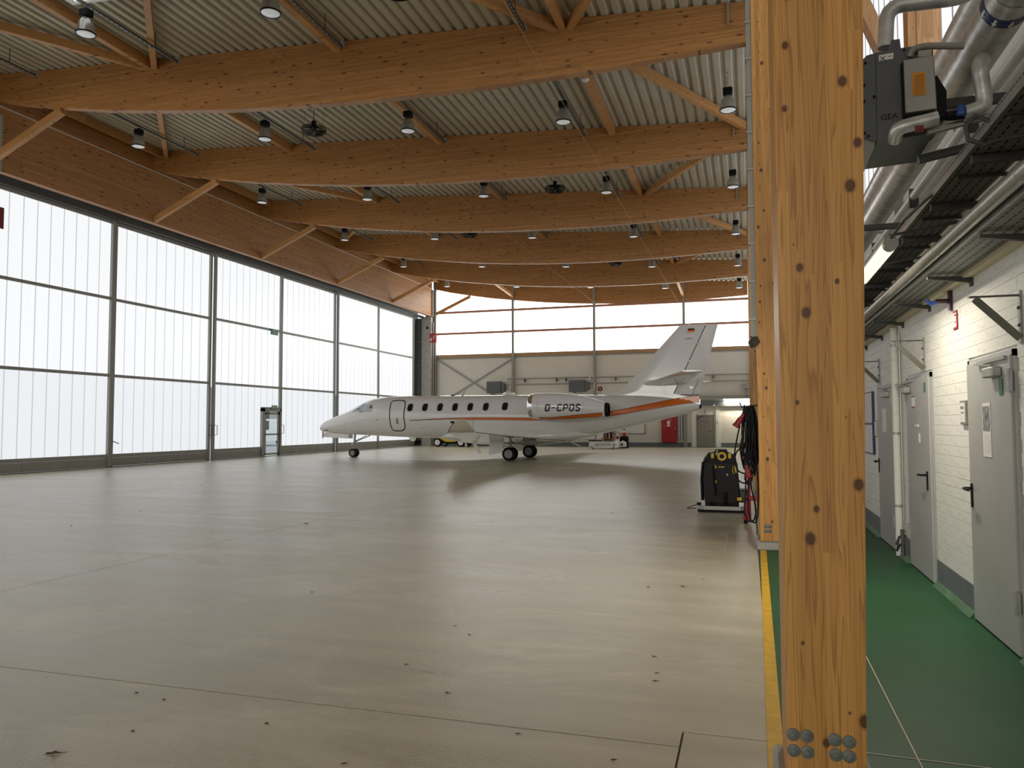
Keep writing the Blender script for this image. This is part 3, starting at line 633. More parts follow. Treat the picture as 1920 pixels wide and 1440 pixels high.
def make_fan():
    t = thing('ceiling_fan', '', 'fan', (0, 0, 0), 'caged ceiling fans')
    MB().lathe([(0.03, 0.36), (0.075, 0.33), (0.085, 0.10), (0.05, 0.02)], (0, 0, 0), 'z', 14).build('motor', 'black', t, True)
    cg = MB()
    for r in (0.1, 0.2, 0.3, 0.385): cg.tube([(r*math.cos(a), r*math.sin(a), -0.06 if r < 0.38 else 0) for a in [2*math.pi*k/22 for k in range(22)]], 0.011 if r < 0.38 else 0.014, 4, True)
    cg.tube([(0.385*math.cos(a), 0.385*math.sin(a), 0.09) for a in [2*math.pi*k/22 for k in range(22)]], 0.012, 4, True)
    for k in range(26):
        a = 2*math.pi*k/26; c, s_ = math.cos(a), math.sin(a)
        cg.tube([(0.05*c, 0.05*s_, -0.07), (0.3*c, 0.3*s_, -0.06), (0.39*c, 0.39*s_, 0.0), (0.39*c, 0.39*s_, 0.09), (0.25*c, 0.25*s_, 0.14), (0.07*c, 0.07*s_, 0.15)], 0.008, 3)
    cg.build('cage', 'black', t)
    for k in range(3):
        a = 2*math.pi*k/3+0.4; c, s_ = math.cos(a), math.sin(a)
        def q(r, w, z): return (r*c - w*s_, r*s_ + w*c, z)
        MB().add([q(0.06, -0.03, 0.05), q(0.06, 0.03, 0.02), q(0.33, 0.08, 0.0), q(0.35, -0.06, 0.06), q(0.06, -0.03, 0.058), q(0.06, 0.03, 0.028), q(0.33, 0.08, 0.008), q(0.35, -0.06, 0.068)],
                 [(0, 1, 2, 3), (7, 6, 5, 4), (0, 4, 5, 1), (1, 5, 6, 2), (2, 6, 7, 3), (3, 7, 4, 0)]).build('blade', 'black', t)
    MB().tube([(0, 0, 0.35), (0.0, 0, 1.02)], 0.012, 5).build('rod', 'steel_dark', t)
    for a in (0.3, 3.5): MB().tube([(0.36*math.cos(a), 0.36*math.sin(a), 0.09), (0.28*math.cos(a), 0.28*math.sin(a), 0.45), (0.4*math.cos(a), 0.4*math.sin(a), 1.0)], 0.005, 4).build('guy_wire', 'steel_dark', t)
    return t
F0 = make_fan()
for k, (x, j) in enumerate(((-6.85, 6), (-13.25, 7), (-7.0, 8), (-13.2, 9), (-7.05, 10), (-13.2, 11))):
    loc = (x, (BY[j]+BY[j+1])/2, roof(x)-0.99); lab = 'black caged fan hanging in the %s roof bay from the back gable' % ORD[len(BY)-2-j]
    if k == 0: F0.location = loc; F0['label'] = lab
    else: dup(F0, loc, lab, 0.5*k)
for i, (x, z) in enumerate(((-4.48, 10.02), (-10.2, 10.14))):
    o = MB().tube([(x, 6, z), (x, 53.9, z)], 0.006, 5).build('steel_cable', 'timber_sill')
    tag(o, 'thin taut cable under the roof beams, %s from the columns' % ORD[i], 'cable', None, 'thing')
for i, (x, y) in enumerate(((-4.15, 20.6), (-4.15, 27.0), (-10.35, 19.5), (-16.5, 13.2))):
    o = thing('smoke_detector', 'small white detector under a purlin, %s' % ('in the fifth roof bay by the columns', 'in the fourth roof bay by the columns', 'in the fifth roof bay mid-hall', 'beside the rooflight')[i], 'detector', (x, y, roof(x)-0.3), 'smoke detectors')
    MB().lathe([(0.10, 0), (0.10, -0.03), (0.075, -0.06), (0.03, -0.07)], (x, y, roof(x)-0.30), 'z', 14).build('body', 'white_plastic', o, True)
    MB().box(x+0.075, x+0.09, y-0.01, y+0.01, roof(x)-0.302, roof(x)-0.29).build('indicator', 'red_paint', o)

# ------------------------------------------------------------------ corridor: doors in the white wall
def wall_door(nm, y0, y1, label, hinge_far, handle_y, closer, items):
    X = 1.815
    d = bpy.data.objects.new(nm, None); C.objects.link(d); d.location = (X, (y0+y1)/2, 0); tag(d, label, 'door', None, 'structure')
    fr = MB()
    for a, c in ((y0, y0+0.05), (y1-0.05, y1)): fr.box(X-0.012, X+0.02, a, c, 0, 2.17)
    fr.box(X-0.012, X+0.02, y0, y1, 2.12, 2.17); fr.build('frame', 'door_grey', d)
    lf = MB().cbox(X-0.03, X+0.01, y0+0.035, y1-0.035, 0.012, 2.135, 0.006).build('leaf', 'door_grey', d)
    MB().box(X-0.02, X+0.0, y0+0.03, y1-0.03, 0.0, 0.012).build('threshold', 'black', d)
    hy = y1-0.04 if hinge_far else y0+0.04
    for z in (0.30, 1.86):
        MB().lathe([(0.016, 0), (0.016, 0.075), (0.012, 0.075), (0.012, 0.085), (0.016, 0.085), (0.016, 0.17)], (X-0.04, hy, z), 'z', 10).box(X-0.036, X-0.028, hy-0.04, hy+0.04, z+0.01, z+0.16).build('hinge', 'galv', d)
    s = 1 if handle_y < (y0+y1)/2 else -1
    hd_ = MB().cbox(X-0.042, X-0.03, handle_y-0.02, handle_y+0.02, 0.94, 1.14, 0.005).build('handle', 'black', lf)
    MB().tube([(X-0.035, handle_y, 1.10), (X-0.09, handle_y, 1.10), (X-0.10, handle_y+0.02*s, 1.10), (X-0.10, handle_y+0.13*s, 1.095), (X-0.085, handle_y+0.14*s, 1.095)], 0.011, 8).build('lever', 'black', lf, True)
    cy0, cy1, arm0, arm1 = closer
    MB().cbox(X-0.095, X-0.03, cy0, cy1, 1.985, 2.06, 0.008).build('door_closer', 'galv', lf)
    MB().bar((X-0.06, (cy0+cy1)/2, 2.075), (X-0.06, arm1, 2.115), 0.02, 0.012).build('closer_arm', 'steel_light', lf)
    MB().box(X-0.05, X-0.01, min(arm0, arm1), max(arm0, arm1), 2.105, 2.13).build('closer_rail', 'steel_light', lf)
    for q_, (kind, ya, yb, za, zb, mat) in enumerate(items): MB().box(X-0.0345-0.0006*q_, X-0.0305, ya, yb, za, zb).build(kind, mat, lf)
    return d, lf
d1, l1 = wall_door('door_17', 6.2, 7.40, 'grey steel door with a picture notice taped on, first along the white wall', False, 7.30, (6.42, 6.68, 6.3, 7.0),
    [('notice', 6.72, 6.93, 1.38, 1.80, 'paper'), ('photo_print', 6.735, 6.915, 1.58, 1.775, 'photo_grey'), ('text_print', 6.75, 6.9, 1.42, 1.55, 'print_sheet'), ('exit_sticker', 6.40, 6.48, 1.85, 1.97, 'green_sign')])
d2, l2 = wall_door('door_18', 8.80, 10.04, 'grey steel door with pale scuff marks and a red edged sticker', True, 8.97, (9.72, 9.95, 9.6, 10.5),
    [('sticker', 9.52, 9.66, 1.83, 1.93, 'paper'), ('sticker_edge', 9.52, 9.66, 1.93, 1.945, 'red_paint'), ('sticker_edge', 9.52, 9.66, 1.815, 1.83, 'red_paint'), ('exit_sticker', 8.96, 9.02, 1.97, 2.07, 'green_sign'), ('scuff_mark', 9.33, 9.50, 1.60, 1.63, 'paper'), ('scuff_mark', 9.28, 9.34, 1.43, 1.53, 'paper')])
d3, l3 = wall_door('door_19', 10.90, 12.16, 'grey steel door with a blank paper sheet, beside the notice board', False, 12.06, (11.1, 11.4, 11.0, 11.8),
    [('notice', 11.42, 11.7, 1.52, 1.84, 'paper')])
def plate(name, label, y0, y1, z0, z1, fm, pm, t=0.02):
    o = thing(name, label, 'sign', (1.8, (y0+y1)/2, z0))
    MB().cbox(1.815-t, 1.815, y0, y1, z0, z1, 0.004).build('frame', fm, o); MB().box(1.812-t, 1.816-t, y0+0.02, y1-0.02, z0+0.02, z1-0.02).build('card', pm, o); return o
o = plate('door_sign', 'grey framed room sign beside the door with the picture notice', 7.47, 7.66, 1.63, 1.84, 'steel_grey', 'paper')
MB().box(1.789, 1.792, 7.53, 7.62, 1.77, 1.79).box(1.789, 1.792, 7.53, 7.6, 1.73, 1.74).build('text_print', 'steel_grey', o, kind='stuff')
plate('door_sign', 'pale room sign between the notice board and the far door', 12.24, 12.5, 1.44, 1.68, 'steel_light', 'white_plastic')
o = plate('notice_board', 'blue framed notice board with pinned sheets on the white wall', 12.62, 14.2, 1.17, 2.12, 'blue_frame', 'paper', 0.03)
MB().box(1.780, 1.783, 12.66, 14.16, 1.66, 2.08).build('picture_sheet', 'print_sheet', o)
for k in range(4): MB().box(1.779, 1.782, 12.70+k*0.37, 13.02+k*0.37, 1.22, 1.60).build('sheet', ('print_sheet', 'paper')[k % 2], o)
MB().box(1.778, 1.784, 12.64, 14.18, 1.615, 1.645).build('divider', 'blue_frame', o)
o = plate('warning_plate', 'white notice with red lines high on the white wall', 7.72, 7.86, 2.49, 2.66, 'red_paint', 'paper', 0.006)
MB().box(1.8055, 1.8085, 7.70, 7.8, 2.61, 2.625).box(1.8055, 1.8085, 7.75, 7.8, 2.55, 2.56).build('text_print', 'red_paint', o, kind='stuff')
# drain pipe and small fittings on the white wall
o = thing('drain_pipe', 'white painted downpipe between two grey doors', 'pipe', (1.76, 10.62, 0))
MB().tube([(1.775, 10.62, 0.0), (1.775, 10.62, 2.84)], 0.04, 12).build('pipe', 'wall_white', o, True)
MB().tube([(1.80, 10.42, 0.3), (1.80, 10.42, 2.75)], 0.012, 6).build('conduit', 'steel_light', o)
for z in (0.6, 1.5, 2.6): MB().lathe([(0.046, 0), (0.046, 0.03)], (1.775, 10.62, z), 'z', 12).build('clip', 'steel_light', o)
o = thing('water_tap', 'dark metal tap group low on the wall beside the downpipe', 'tap', (1.78, 10.35, 0.1))
MB().tube([(1.81, 10.4, 0.28), (1.74, 10.4, 0.26), (1.70, 10.4, 0.16)], 0.016, 6).build('spout', 'steel_dark', o); MB().tube([(1.76, 10.3, 0.05), (1.76, 10.33, 0.36)], 0.022, 6).build('riser', 'steel_dark', o); MB().tube([(1.72, 10.22, 0.2), (1.70, 10.34, 0.1), (1.74, 10.44, 0.24)], 0.012, 6).build('lever', 'steel_dark', o)
# triangular steel wall brackets
for k, (Y, w) in enumerate(((6.07, 'above the door with the picture notice'), (9.11, 'above the scuffed middle door'), (12.05, 'above the notice board'))):
    o = thing('wall_bracket', 'triangular steel wall bracket %s' % w, 'bracket', (1.8, Y, 2.2), 'triangular wall brackets')
    MB().box(1.50, 1.82, Y-0.02, Y+0.02, 2.522, 2.532).build('arm', 'steel_dark', o)
    MB().box(1.805, 1.83, Y-0.022, Y+0.022, 2.19, 2.56).build('wall_plate', 'steel_grey', o)
    MB().bar((1.535, Y, 2.515), (1.81, Y, 2.235), 0.06, 0.012, (1, 0, 1)).bar((1.53, Y-0.025, 2.51), (1.80, Y-0.025, 2.225), 0.012, 0.05, (1, 0, 1)).build('strut', 'steel_olive', o, kind='stuff')
    for z in (2.32, 2.44): MB().lathe([(0.012, 0), (0.012, -0.02)], (1.80, Y, z), 'y', 8).build('bolt', 'steel_dark', o)

# ------------------------------------------------------------------ corridor: trays, pipes, unit heater
def tray(name, label, x0, x1, z, y0, y1, flange, slots):
    o = thing(name, label, 'cable tray', ((x0+x1)/2, y0, z))
    MB().box(x0-0.004, x0, y0, y1, z, z+flange).box(x1, x1+0.004, y0, y1, z, z+flange).build('flange', 'galv', o, kind='stuff')
    MB().box(x0, x1, y0, y1, z, z+0.004).build('bottom', 'tray_dark', o)
    mb = MB(); n = int((min(y1, 15)-y0)/0.09)
    for k in range(n):
        y = y0+0.03+k*0.09
        for q in range(slots):
            xx = x0+(x1-x0)*(q+0.5)/slots
            mb.box(xx-0.006, xx+0.006, y, y+0.055, z-0.0015, z)
    mb.build('slots', 'black', o, kind='stuff')
    mb = MB()
    for k in range(int((min(y1, 9)-y0)/0.05)): mb.box(x0-0.0055, x0-0.004, y0+k*0.05, y0+k*0.05+0.028, z+flange-0.02, z+flange-0.011)
    mb.build('flange_slots', 'steel_dark', o, kind='stuff')
    return o
tray('cable_tray', 'lower perforated cable tray on short arms along the white wall', 1.47, 1.74, 2.90, 2.0, 40, 0.06, 4)
tray('cable_tray', 'upper perforated cable tray above the wire ladder', 1.375, 1.705, 3.36, 2.0, 40, 0.075, 5)
tray3 = thing('cable_ladder', 'wire cable ladder with grey tubes between the two trays', 'cable tray', (1.95, 2, 3.1))
mb = MB()
for x in (1.80, 1.90, 2.0, 2.1, 2.2): mb.tube([(x, 2, 3.12), (x, 30, 3.12)], 0.005, 4)
for k in range(90): mb.tube([(1.80, 2.5+k*0.15, 3.125), (2.2, 2.5+k*0.15, 3.125)], 0.004, 3)
mb.build('wire_grid', 'galv', tray3, kind='stuff')
for x, r_ in ((1.84, 0.02), (1.9, 0.016), (1.96, 0.022), (2.05, 0.018), (2.13, 0.02)): MB().tube([(x, 2, 3.15), (x, 30, 3.15)], r_, 6).build('tube', 'white_plastic', tray3, True)
for k in range(5): MB().cbox(1.98, 2.18, 5.6+k*2.1, 5.85+k*2.1, 3.18, 3.34, 0.01).build('junction_box', 'white_plastic', tray3)
for k, Y in enumerate((4.1, 5.7, 7.23, 8.78, 10.21, 11.72, 13.2, 14.7)):
    o = thing('tray_arm', 'short dark arm under the lower cable tray, %s along the wall' % ORD[k], 'bracket', (1.8, Y, 2.8), 'lower tray arms')
    MB().prism([(1.48, 2.865), (1.82, 2.815), (1.82, 2.87), (1.48, 2.885)], Y-0.02, Y+0.02, 'xz').build('arm', 'steel_dark', o); MB().box(1.80, 1.83, Y-0.03, Y+0.03, 2.79, 2.89).build('wall_plate', 'steel_dark', o); MB().tube([(1.77, Y, 2.86), (1.77, Y, 2.95)], 0.006, 5).build('threaded_rod', 'steel_dark', o)
for k, Y in enumerate((4.4, 5.5, 6.65, 7.8, 9.0, 10.3, 11.7, 13.2)):
    o = thing('tray_arm', 'dark cross arm under the upper cable tray, %s along the wall' % ORD[k], 'bracket', (1.8, Y, 3.3), 'upper tray arms')
    MB().box(1.40, 2.36, Y-0.025, Y+0.025, 3.305, 3.355).build('arm', 'steel_dark', o); MB().box(2.335, 2.36, Y-0.05, Y+0.05, 3.2, 3.42).build('wall_plate', 'steel_dark', o)
    MB().box(1.42, 1.75, Y+0.42, Y+0.445, 3.335, 3.358).build('cross_bar', 'steel_dark', o)
o = thing('duct_pipe', 'polished round duct along the outer edge of the lower cable tray', 'pipe', (1.42, 2, 2.9))
MB().tube([(1.415, 2.0, 2.97), (1.415, 40, 2.97)], 0.047, 18).build('pipe', 'galv', o, True)
for k in range(6): MB().lathe([(0.0485, 0), (0.0485, 0.02)], (1.415, 4.6+k*1.9, 2.97), 'y', 18).build('joint_band', 'steel_light', o)
o = MB().tube([(1.725, 2.0, 3.345), (1.725, 40, 3.345)], 0.008, 6).build('conduit_rod', 'cream'); tag(o, 'thin cream conduit along the upper tray edge', 'conduit', None, 'thing')
# fluorescent fitting in the corridor
o = thing('tube_lamp', 'lit fluorescent batten hanging beside the upper cable tray', 'lamp', (1.15, 7.7, 3.13))
MB().lathe([(0.045, 0), (0.055, 0.02), (0.055, 1.54), (0.045, 1.56)], (1.155, 6.98, 3.12), 'y', 14).build('diffuser', 'tube_light', o, True)
for q in (6.9, 8.54): MB().lathe([(0.058, 0), (0.058, 0.08)], (1.155, q, 3.125), 'y', 14).build('end_cap', 'steel_light', o)
MB().box(1.11, 1.20, 6.95, 8.55, 3.165, 3.20).build('spine', 'steel_light', o)
for q in (7.0, 8.4): MB().bar((1.155, q, 3.21), (1.70, q, 3.29), 0.02, 0.02).build('support_arm', 'steel_dark', o)
MB().tube([(1.155, 6.9, 3.17), (1.22, 6.7, 3.26), (1.32, 6.5, 3.34), (1.4, 6.4, 3.40)], 0.012, 6).build('cable', 'steel_dark', o)
ld = bpy.data.lights.new('tube_light', 'AREA'); ld.shape = 'RECTANGLE'; ld.size = 0.1; ld.size_y = 1.5; ld.energy = 42; ld.color = (1, 0.91, 0.74)
lo = bpy.data.objects.new('tube_light', ld); C.objects.link(lo); lo.parent = o; lo.location = (0.0, 0.06, -0.09); lo.rotation_euler = (0, 0.35, 0)
# loop of cable under the upper tray
o = MB().tube([(1.37, 5.0, 3.40), (1.30, 5.0, 3.44), (1.25, 5.0, 3.38), (1.26, 5.0, 3.30), (1.34, 5.0, 3.26), (1.40, 5.0, 3.28), (1.70, 5.0, 3.31)], 0.014, 8).build('cable_loop', 'steel_dark', smooth=True); tag(o, 'grey cable looping around the upper tray edge', 'cable', None, 'thing')
# insulated pipes running along the wall
p1 = thing('insulated_pipe', 'thick silver insulated pipe with a blue arrow band', 'pipe', (1.55, 3, 4.19), 'insulated heating pipes')
MB().tube([(1.55, 2.0, 4.19), (1.55, 40, 4.19)], 0.14, 28).build('pipe', 'alu_insulation', p1, True)
MB().lathe([(0.142, 0), (0.142, 0.09)], (1.55, 5.16, 4.19), 'y', 28, False).build('arrow_band', 'blue_frame', p1, True)
for t in (3.5, 4.15, 4.8, 5.4):
    c, s_ = 1.55+0.1445*math.cos(t), 4.19+0.1445*math.sin(t); tx, tz = -math.sin(t), math.cos(t)
    def q(u, y): return (c+tx*u, y+0.30, s_+tz*u)
    MB().add([q(-0.008, 4.868), q(0.008, 4.868), q(0.008, 4.91), q(0.018, 4.91), q(0, 4.945), q(-0.018, 4.91), q(-0.008, 4.91)], [(0, 1, 2, 3, 4, 5, 6)]).build('arrow', 'paper', p1)
for k in range(6): MB().lathe([(0.1415, 0), (0.1415, 0.012)], (1.55, 3.4+k*1.6, 4.19), 'y', 28, False).build('seam_band', 'galv', p1)
p2 = thing('insulated_pipe', 'second silver insulated pipe, behind and above the arrow band pipe', 'pipe', (1.75, 3, 4.85), 'insulated heating pipes')
MB().tube([(1.75, 2.0, 4.86), (1.75, 40, 4.86)], 0.12, 24).build('pipe', 'alu_insulation', p2, True)
for k in range(6): MB().lathe([(0.1215, 0), (0.1215, 0.012)], (1.75, 4.2+k*1.7, 4.86), 'y', 24, False).build('seam_band', 'galv', p2)
o = thing('wall_pipe', 'thin white pipe along the upper wall below the insulated pipes', 'pipe', (1.95, 3, 4.36))
MB().tube([(1.95, 3.0, 4.36), (1.95, 40, 4.36)], 0.05, 12).build('pipe', 'white_paint', o, True)
for Y in (7.6, 10.1, 13): MB().box(1.9, 2.0, Y-0.02, Y+0.02, 4.22, 4.45).build('clamp', 'steel_dark', o)
MB().tube([(2.2, 3.0, 4.62), (2.2, 40, 4.62)], 0.09, 12).build('far_pipe', 'white_paint', o, True)
for k, Y in enumerate((5.75, 9.4, 13.0)):
    o = thing('pipe_bracket', 'grey channel arm carrying the insulated pipes, %s along the wall' % ORD[k], 'bracket', (2.3, Y, 4.6), 'pipe brackets')
    MB().box(1.30, 2.35, Y-0.03, Y+0.03, 4.60, 4.67).build('arm', 'steel_light', o); MB().box(1.293, 1.30, Y-0.032, Y+0.032, 4.598, 4.672).build('end_cap', 'cee_red' if k == 0 else 'steel_dark', o)
    MB().box(2.24, 2.35, Y-0.05, Y+0.05, 3.45, 5.2).build('wall_channel', 'steel_grey', o)
    MB().tube([(1.55, Y, 4.33), (1.55, Y, 4.6)], 0.008, 6).build('threaded_rod', 'galv', o)
    MB().box(1.30, 2.35, Y+0.3, Y+0.36, 3.90, 3.96).build('lower_arm', 'steel_dark', o)
for k, Y in enumerate((5.25,)):
    o = thing('wall_channel', 'pair of slim vertical conduits on the upper wall', 'conduit', (2.3, Y, 3.4))
    MB().tube([(2.31, 5.25, 3.4), (2.31, 5.25, 4.55)], 0.022, 8).build('conduit', 'white_plastic', o); MB().tube([(2.31, 5.36, 3.4), (2.31, 5.36, 4.55)], 0.022, 8).build('conduit', 'steel_light', o)
# unit heater
Y = 5.5
u = thing('unit_heater', 'dark grey wall mounted unit heater above the doors', 'heater', (1.0, Y, 3.3))
def fy(pts, yy): return [(p.x, p.z) for p in (onY(x, y, yy) for x, y in pts)]
MB().prism(fy([(1643, 98), (1671, 94), (1671, 75), (1687, 73), (1689, 90), (1748, 82), (1755, 160), (1757, 205), (1752, 250), (1645, 266)], Y), Y, Y+0.58, 'xz').build('casing', 'heater_grey', u)
MB().prism(fy([(1617, 112), (1625, 104), (1642, 99), (1644, 265), (1630, 262), (1617, 250)], Y+.01), Y+.01, Y+0.56, 'xz').build('outlet_hood', 'heater_grey', u)
MB().prism(fy([(1616, 262), (1640, 264), (1640, 275), (1616, 330)], Y+.03), Y+.03, Y+0.56, 'xz').build('hood_lip', 'steel_grey', u)
for k in range(7): MB().bar((0.745, Y+0.05, 3.56+k*0.075), (0.745, Y+0.7, 3.56+k*0.075), 0.05, 0.006, (0.6, 0, 1)).build('louvre', 'black', u)
for q in ((1622, 118), (1620, 160), (1620, 190), (1621, 250), (1639, 181), (1628, 255), (1695, 94)): MB().lathe([(0.008, 0.012), (0.008, -0.006)], onY(*q, Y), 'y', 8).build('screw', 'black', u)
bx = MB().prism(fy([(1695, 113), (1749, 104), (1756, 203), (1699, 211)], Y-.07), Y-.07, Y, 'xz').build('control_box', 'steel_light', u)
MB().prism(fy([(1690, 118), (1697, 112), (1702, 218), (1694, 220)], Y-.04), Y-.04, Y-.001, 'xz').prism(fy([(1699, 213), (1752, 206), (1752, 213), (1699, 221)], Y-.03), Y-.03, Y-.001, 'xz').build('box_gap', 'black', bx, kind='stuff')
MB().prism(fy([(1710, 137), (1735, 134), (1736, 177), (1712, 180)], Y-.075), Y-.075, Y-.07, 'xz').build('orange_label', 'orange_paper', bx)
mb = MB()
for k in range(10): mb.prism(fy([(1714, 142+k*3.8), (1733, 139.5+k*3.8), (1733, 140.5+k*3.8), (1714, 143+k*3.8)], Y-.0755), Y-.0755, Y-.075, 'xz')
mb.build('label_print', 'maroon_paint', bx, kind='stuff')
MB().prism(fy([(1722, 95), (1747, 92), (1747, 104), (1722, 107)], Y-.05), Y-.05, Y-.002, 'xz').build('terminal_cover', 'steel_light', bx)
g_ = onY(1667, 219, Y-.003); lettering('maker_letters', 'GEA', 0.052, (g_.x, Y-.003, g_.z), (1, 0, 0.06), (0, 0, 1), 'black', u, 1.05)
st = MB().prism(fy([(1648, 104), (1675, 99), (1675, 110), (1648, 115)], Y-.002), Y-.004, Y-.001, 'xz').build('sticker', 'paper', u)
xa_ = [onY(*q, Y-.006) for q in ((1650, 106), (1660, 113), (1660, 104.5), (1650, 114))]
MB().bar(xa_[0], xa_[1], 0.003, 0.003).bar(xa_[2], xa_[3], 0.003, 0.003).build('x_mark', 'black', st)
xa_ = [onY(*q, Y-.006) for q in ((1664, 106), (1672, 104.5))]; MB().bar(xa_[0], xa_[1], 0.003, 0.004).build('print_line', 'steel_grey', st)
def route(pts, r, nm='insulated_elbow', mat='alu_insulation', n=16):
    P_ = [onY(x, y, yy) for x, y, yy in pts]; out = [P_[0]]
    for i in range(1, len(P_)-1):
        a, m_, c = P_[i-1], P_[i], P_[i+1]; k = min(1.1*r*2, (a-m_).length*.45, (c-m_).length*.45)
        p0 = m_+(a-m_).normalized()*k; p1 = m_+(c-m_).normalized()*k
        out += [p0*(1-t)**2+m_*2*t*(1-t)+p1*t*t for t in (0, .2, .4, .6, .8, 1)]
    return MB().tube(out+[P_[-1]], r, n).build(nm, mat, u, True)
route([(1660, 90, Y+.12), (1663, 12, Y+.12), (1800, -4, Y+.12), (1830, -20, Y+.3)], 0.05)
MB().lathe([(0.05, 0), (0.05, 0.05)], (0.905, Y+0.12, 4.06), 'z', 14).build('collar', 'black', u)
route([(1678, 262, Y+.02), (1682, 240, Y-.09), (1758, 222, Y-.09)], 0.046)
route([(1758, 222, Y-.09), (1808, 214, Y-.09)], 0.016, 'valve_pipe', 'black', 8)
p_ = onY(1790, 216, Y-.09); vb = MB().lathe([(0.03, -0.05), (0.034, 0), (0.03, 0.05)], p_, 'x', 12).build('valve_body', 'black', u, True)
MB().lathe([(0.028, 0), (0.03, 0.02), (0.024, 0.06)], (p_.x+.03, p_.y-.04, p_.z-.02), 'z', 12).build('blue_knob', 'blue_plastic', vb, True)
route([(1806, 214, Y-.09), (1848, 200, Y-.09), (1836, 124, Y-.09), (1842, 112, Y)], 0.048)
p_ = onY(1724, 241, Y-.15); MB().box(p_.x-.025, p_.x+.025, Y-.15, Y-.14, p_.z-.02, p_.z+.02).build('red_tag', 'cee_red', u)
MB().bar(onY(1738, 248, Y-.02), onY(1870, 214, Y-.02), 0.04, 0.035).build('support_arm', 'steel_light', u); MB().bar(onY(1722, 300, Y+.35), onY(1830, 272, Y+.35), 0.05, 0.05).build('support_arm', 'steel_dark', u)
route([(1707, 106, Y-.01), (1712, 92, Y-.03), (1735, 86, Y-.03), (1808, 86, Y-.03)], 0.022, 'cable_duct', 'steel_grey', 10)
MB().prism(fy([(1756, 140), (1775, 170), (1775, 220), (1757, 235)], Y+.1), Y+.1, Y+.5, 'xz').build('fan_shroud', 'black', u)
# valve on the wall above the middle doors
o = thing('wall_valve', 'dark red pipe stub with a blue valve under the lower tray', 'valve', (1.7, 7.9, 2.8))
MB().box(1.79, 1.815, 7.88, 7.95, 2.68, 2.86).build('wall_plate', 'maroon_paint', o); MB().tube([(1.8, 7.92, 2.77), (1.68, 7.92, 2.77)], 0.022, 8).build('stub', 'maroon_paint', o); MB().tube([(1.70, 7.92, 2.765), (1.64, 7.92, 2.75), (1.61, 7.92, 2.79)], 0.02, 8).build('valve_body', 'blue_plastic', o)

# ------------------------------------------------------------------ the business jet
YC = 34.25
ac = thing('aircraft', 'white business jet with an orange stripe, parked with its nose to the doors', 'aircraft', (-10.1, YC, 0))
FS = [(-20.64, 1.44, 1.40, .03), (-20.58, 1.58, 1.33, .10), (-20.45, 1.70, 1.275, .19), (-20.28, 1.79, 1.245, .27), (-19.89, 1.95, 1.21, .41), (-19.29, 2.17, 1.17, .57), (-18.84, 2.34, 1.12, .67),
      (-18.26, 2.63, 1.10, .78), (-17.96, 2.77, 1.09, .83), (-17.53, 2.90, 1.07, .89), (-16.72, 2.98, 1.03, .96), (-15.38, 3.0, .98, 1.0), (-12.9, 2.985, .95, 1.0), (-10.5, 2.97, .95, 1.0),
      (-8.2, 2.96, .96, .99), (-6.88, 2.93, 1.05, .93), (-5.72, 2.91, 1.30, .82), (-4.57, 2.88, 1.57, .66), (-3.47, 2.80, 1.82, .47), (-2.8, 2.72, 1.99, .34), (-2.35, 2.63, 2.11, .25), (-2.1, 2.54, 2.20, .17), (-1.99, 2.46, 2.27, .10), (-1.95, 2.40, 2.33, .04)]
def fs(x):
    for a, b_ in zip(FS, FS[1:]):
        if x <= b_[0] or b_ is FS[-1]:
            t = min(1, max(0, (x-a[0])/(b_[0]-a[0]))); return [a[i]+(b_[i]-a[i])*t for i in (1, 2, 3)]
def hwid(x, z):
    t, bt, w = fs(x); zc = (t+bt)/2; h = (t-bt)/2; q = 1-((z-zc)/h)**2
    v = w*math.sqrt(q) if q > 0 else 0.0
    if z > 2.2 and -3.5 < x < -1.9: v = max(v, 0.146)
    return v
rg = []; xs_ = []
for a, b_ in zip(FS, FS[1:]):
    n = max(1, int((b_[0]-a[0])/0.45))
    xs_ += [a[0]+(b_[0]-a[0])*k/n for k in range(n)]
xs_.append(FS[-1][0])
for x in xs_:
    t, bt, w = fs(x); zc, h = (t+bt)/2, (t-bt)/2
    rg.append([(x, YC+w*math.cos(2*math.pi*k/48), zc+h*math.sin(2*math.pi*k/48)) for k in range(48)])
MB().rings(rg).build('fuselage', 'plane_white', ac, True)
# wing to body fairing
rg = []
for x, w, bt, tp in ((-14.0, .30, 0.98, 1.10), (-13.6, .62, .88, 1.25), (-12.9, .92, .77, 1.42), (-12.0, 1.06, .68, 1.50), (-10.8, 1.10, .63, 1.52), (-9.4, 1.10, .64, 1.52), (-8.4, 1.0, .74, 1.48), (-7.4, .75, .90, 1.40), (-6.6, .35, 1.06, 1.3)):
    zc, h = (bt+tp)/2, (tp-bt)/2
    rg.append([(x, YC+w*(abs(math.cos(a))**0.8)*(1 if math.cos(a) > 0 else -1), zc+h*math.sin(a)) for a in [2*math.pi*k/36 for k in range(36)]])
MB().rings(rg).build('belly_fairing', 'plane_white', ac, True)
SURF = {-1: lambda x, z, o: YC-hwid(x, z)-o, 1: lambda x, z, o: YC+hwid(x, z)+o}
def near(px_, py_, o=0.006, fn=None):            # point of the aircraft side that the photograph shows at this pixel
    Yq = YC-1.0
    for _ in range(6):
        p = onY(px_, py_, Yq); Yq = (fn or SURF[-1])(p.x, p.z, o)
    p = onY(px_, py_, Yq); return Vector((p.x, Yq, p.z))
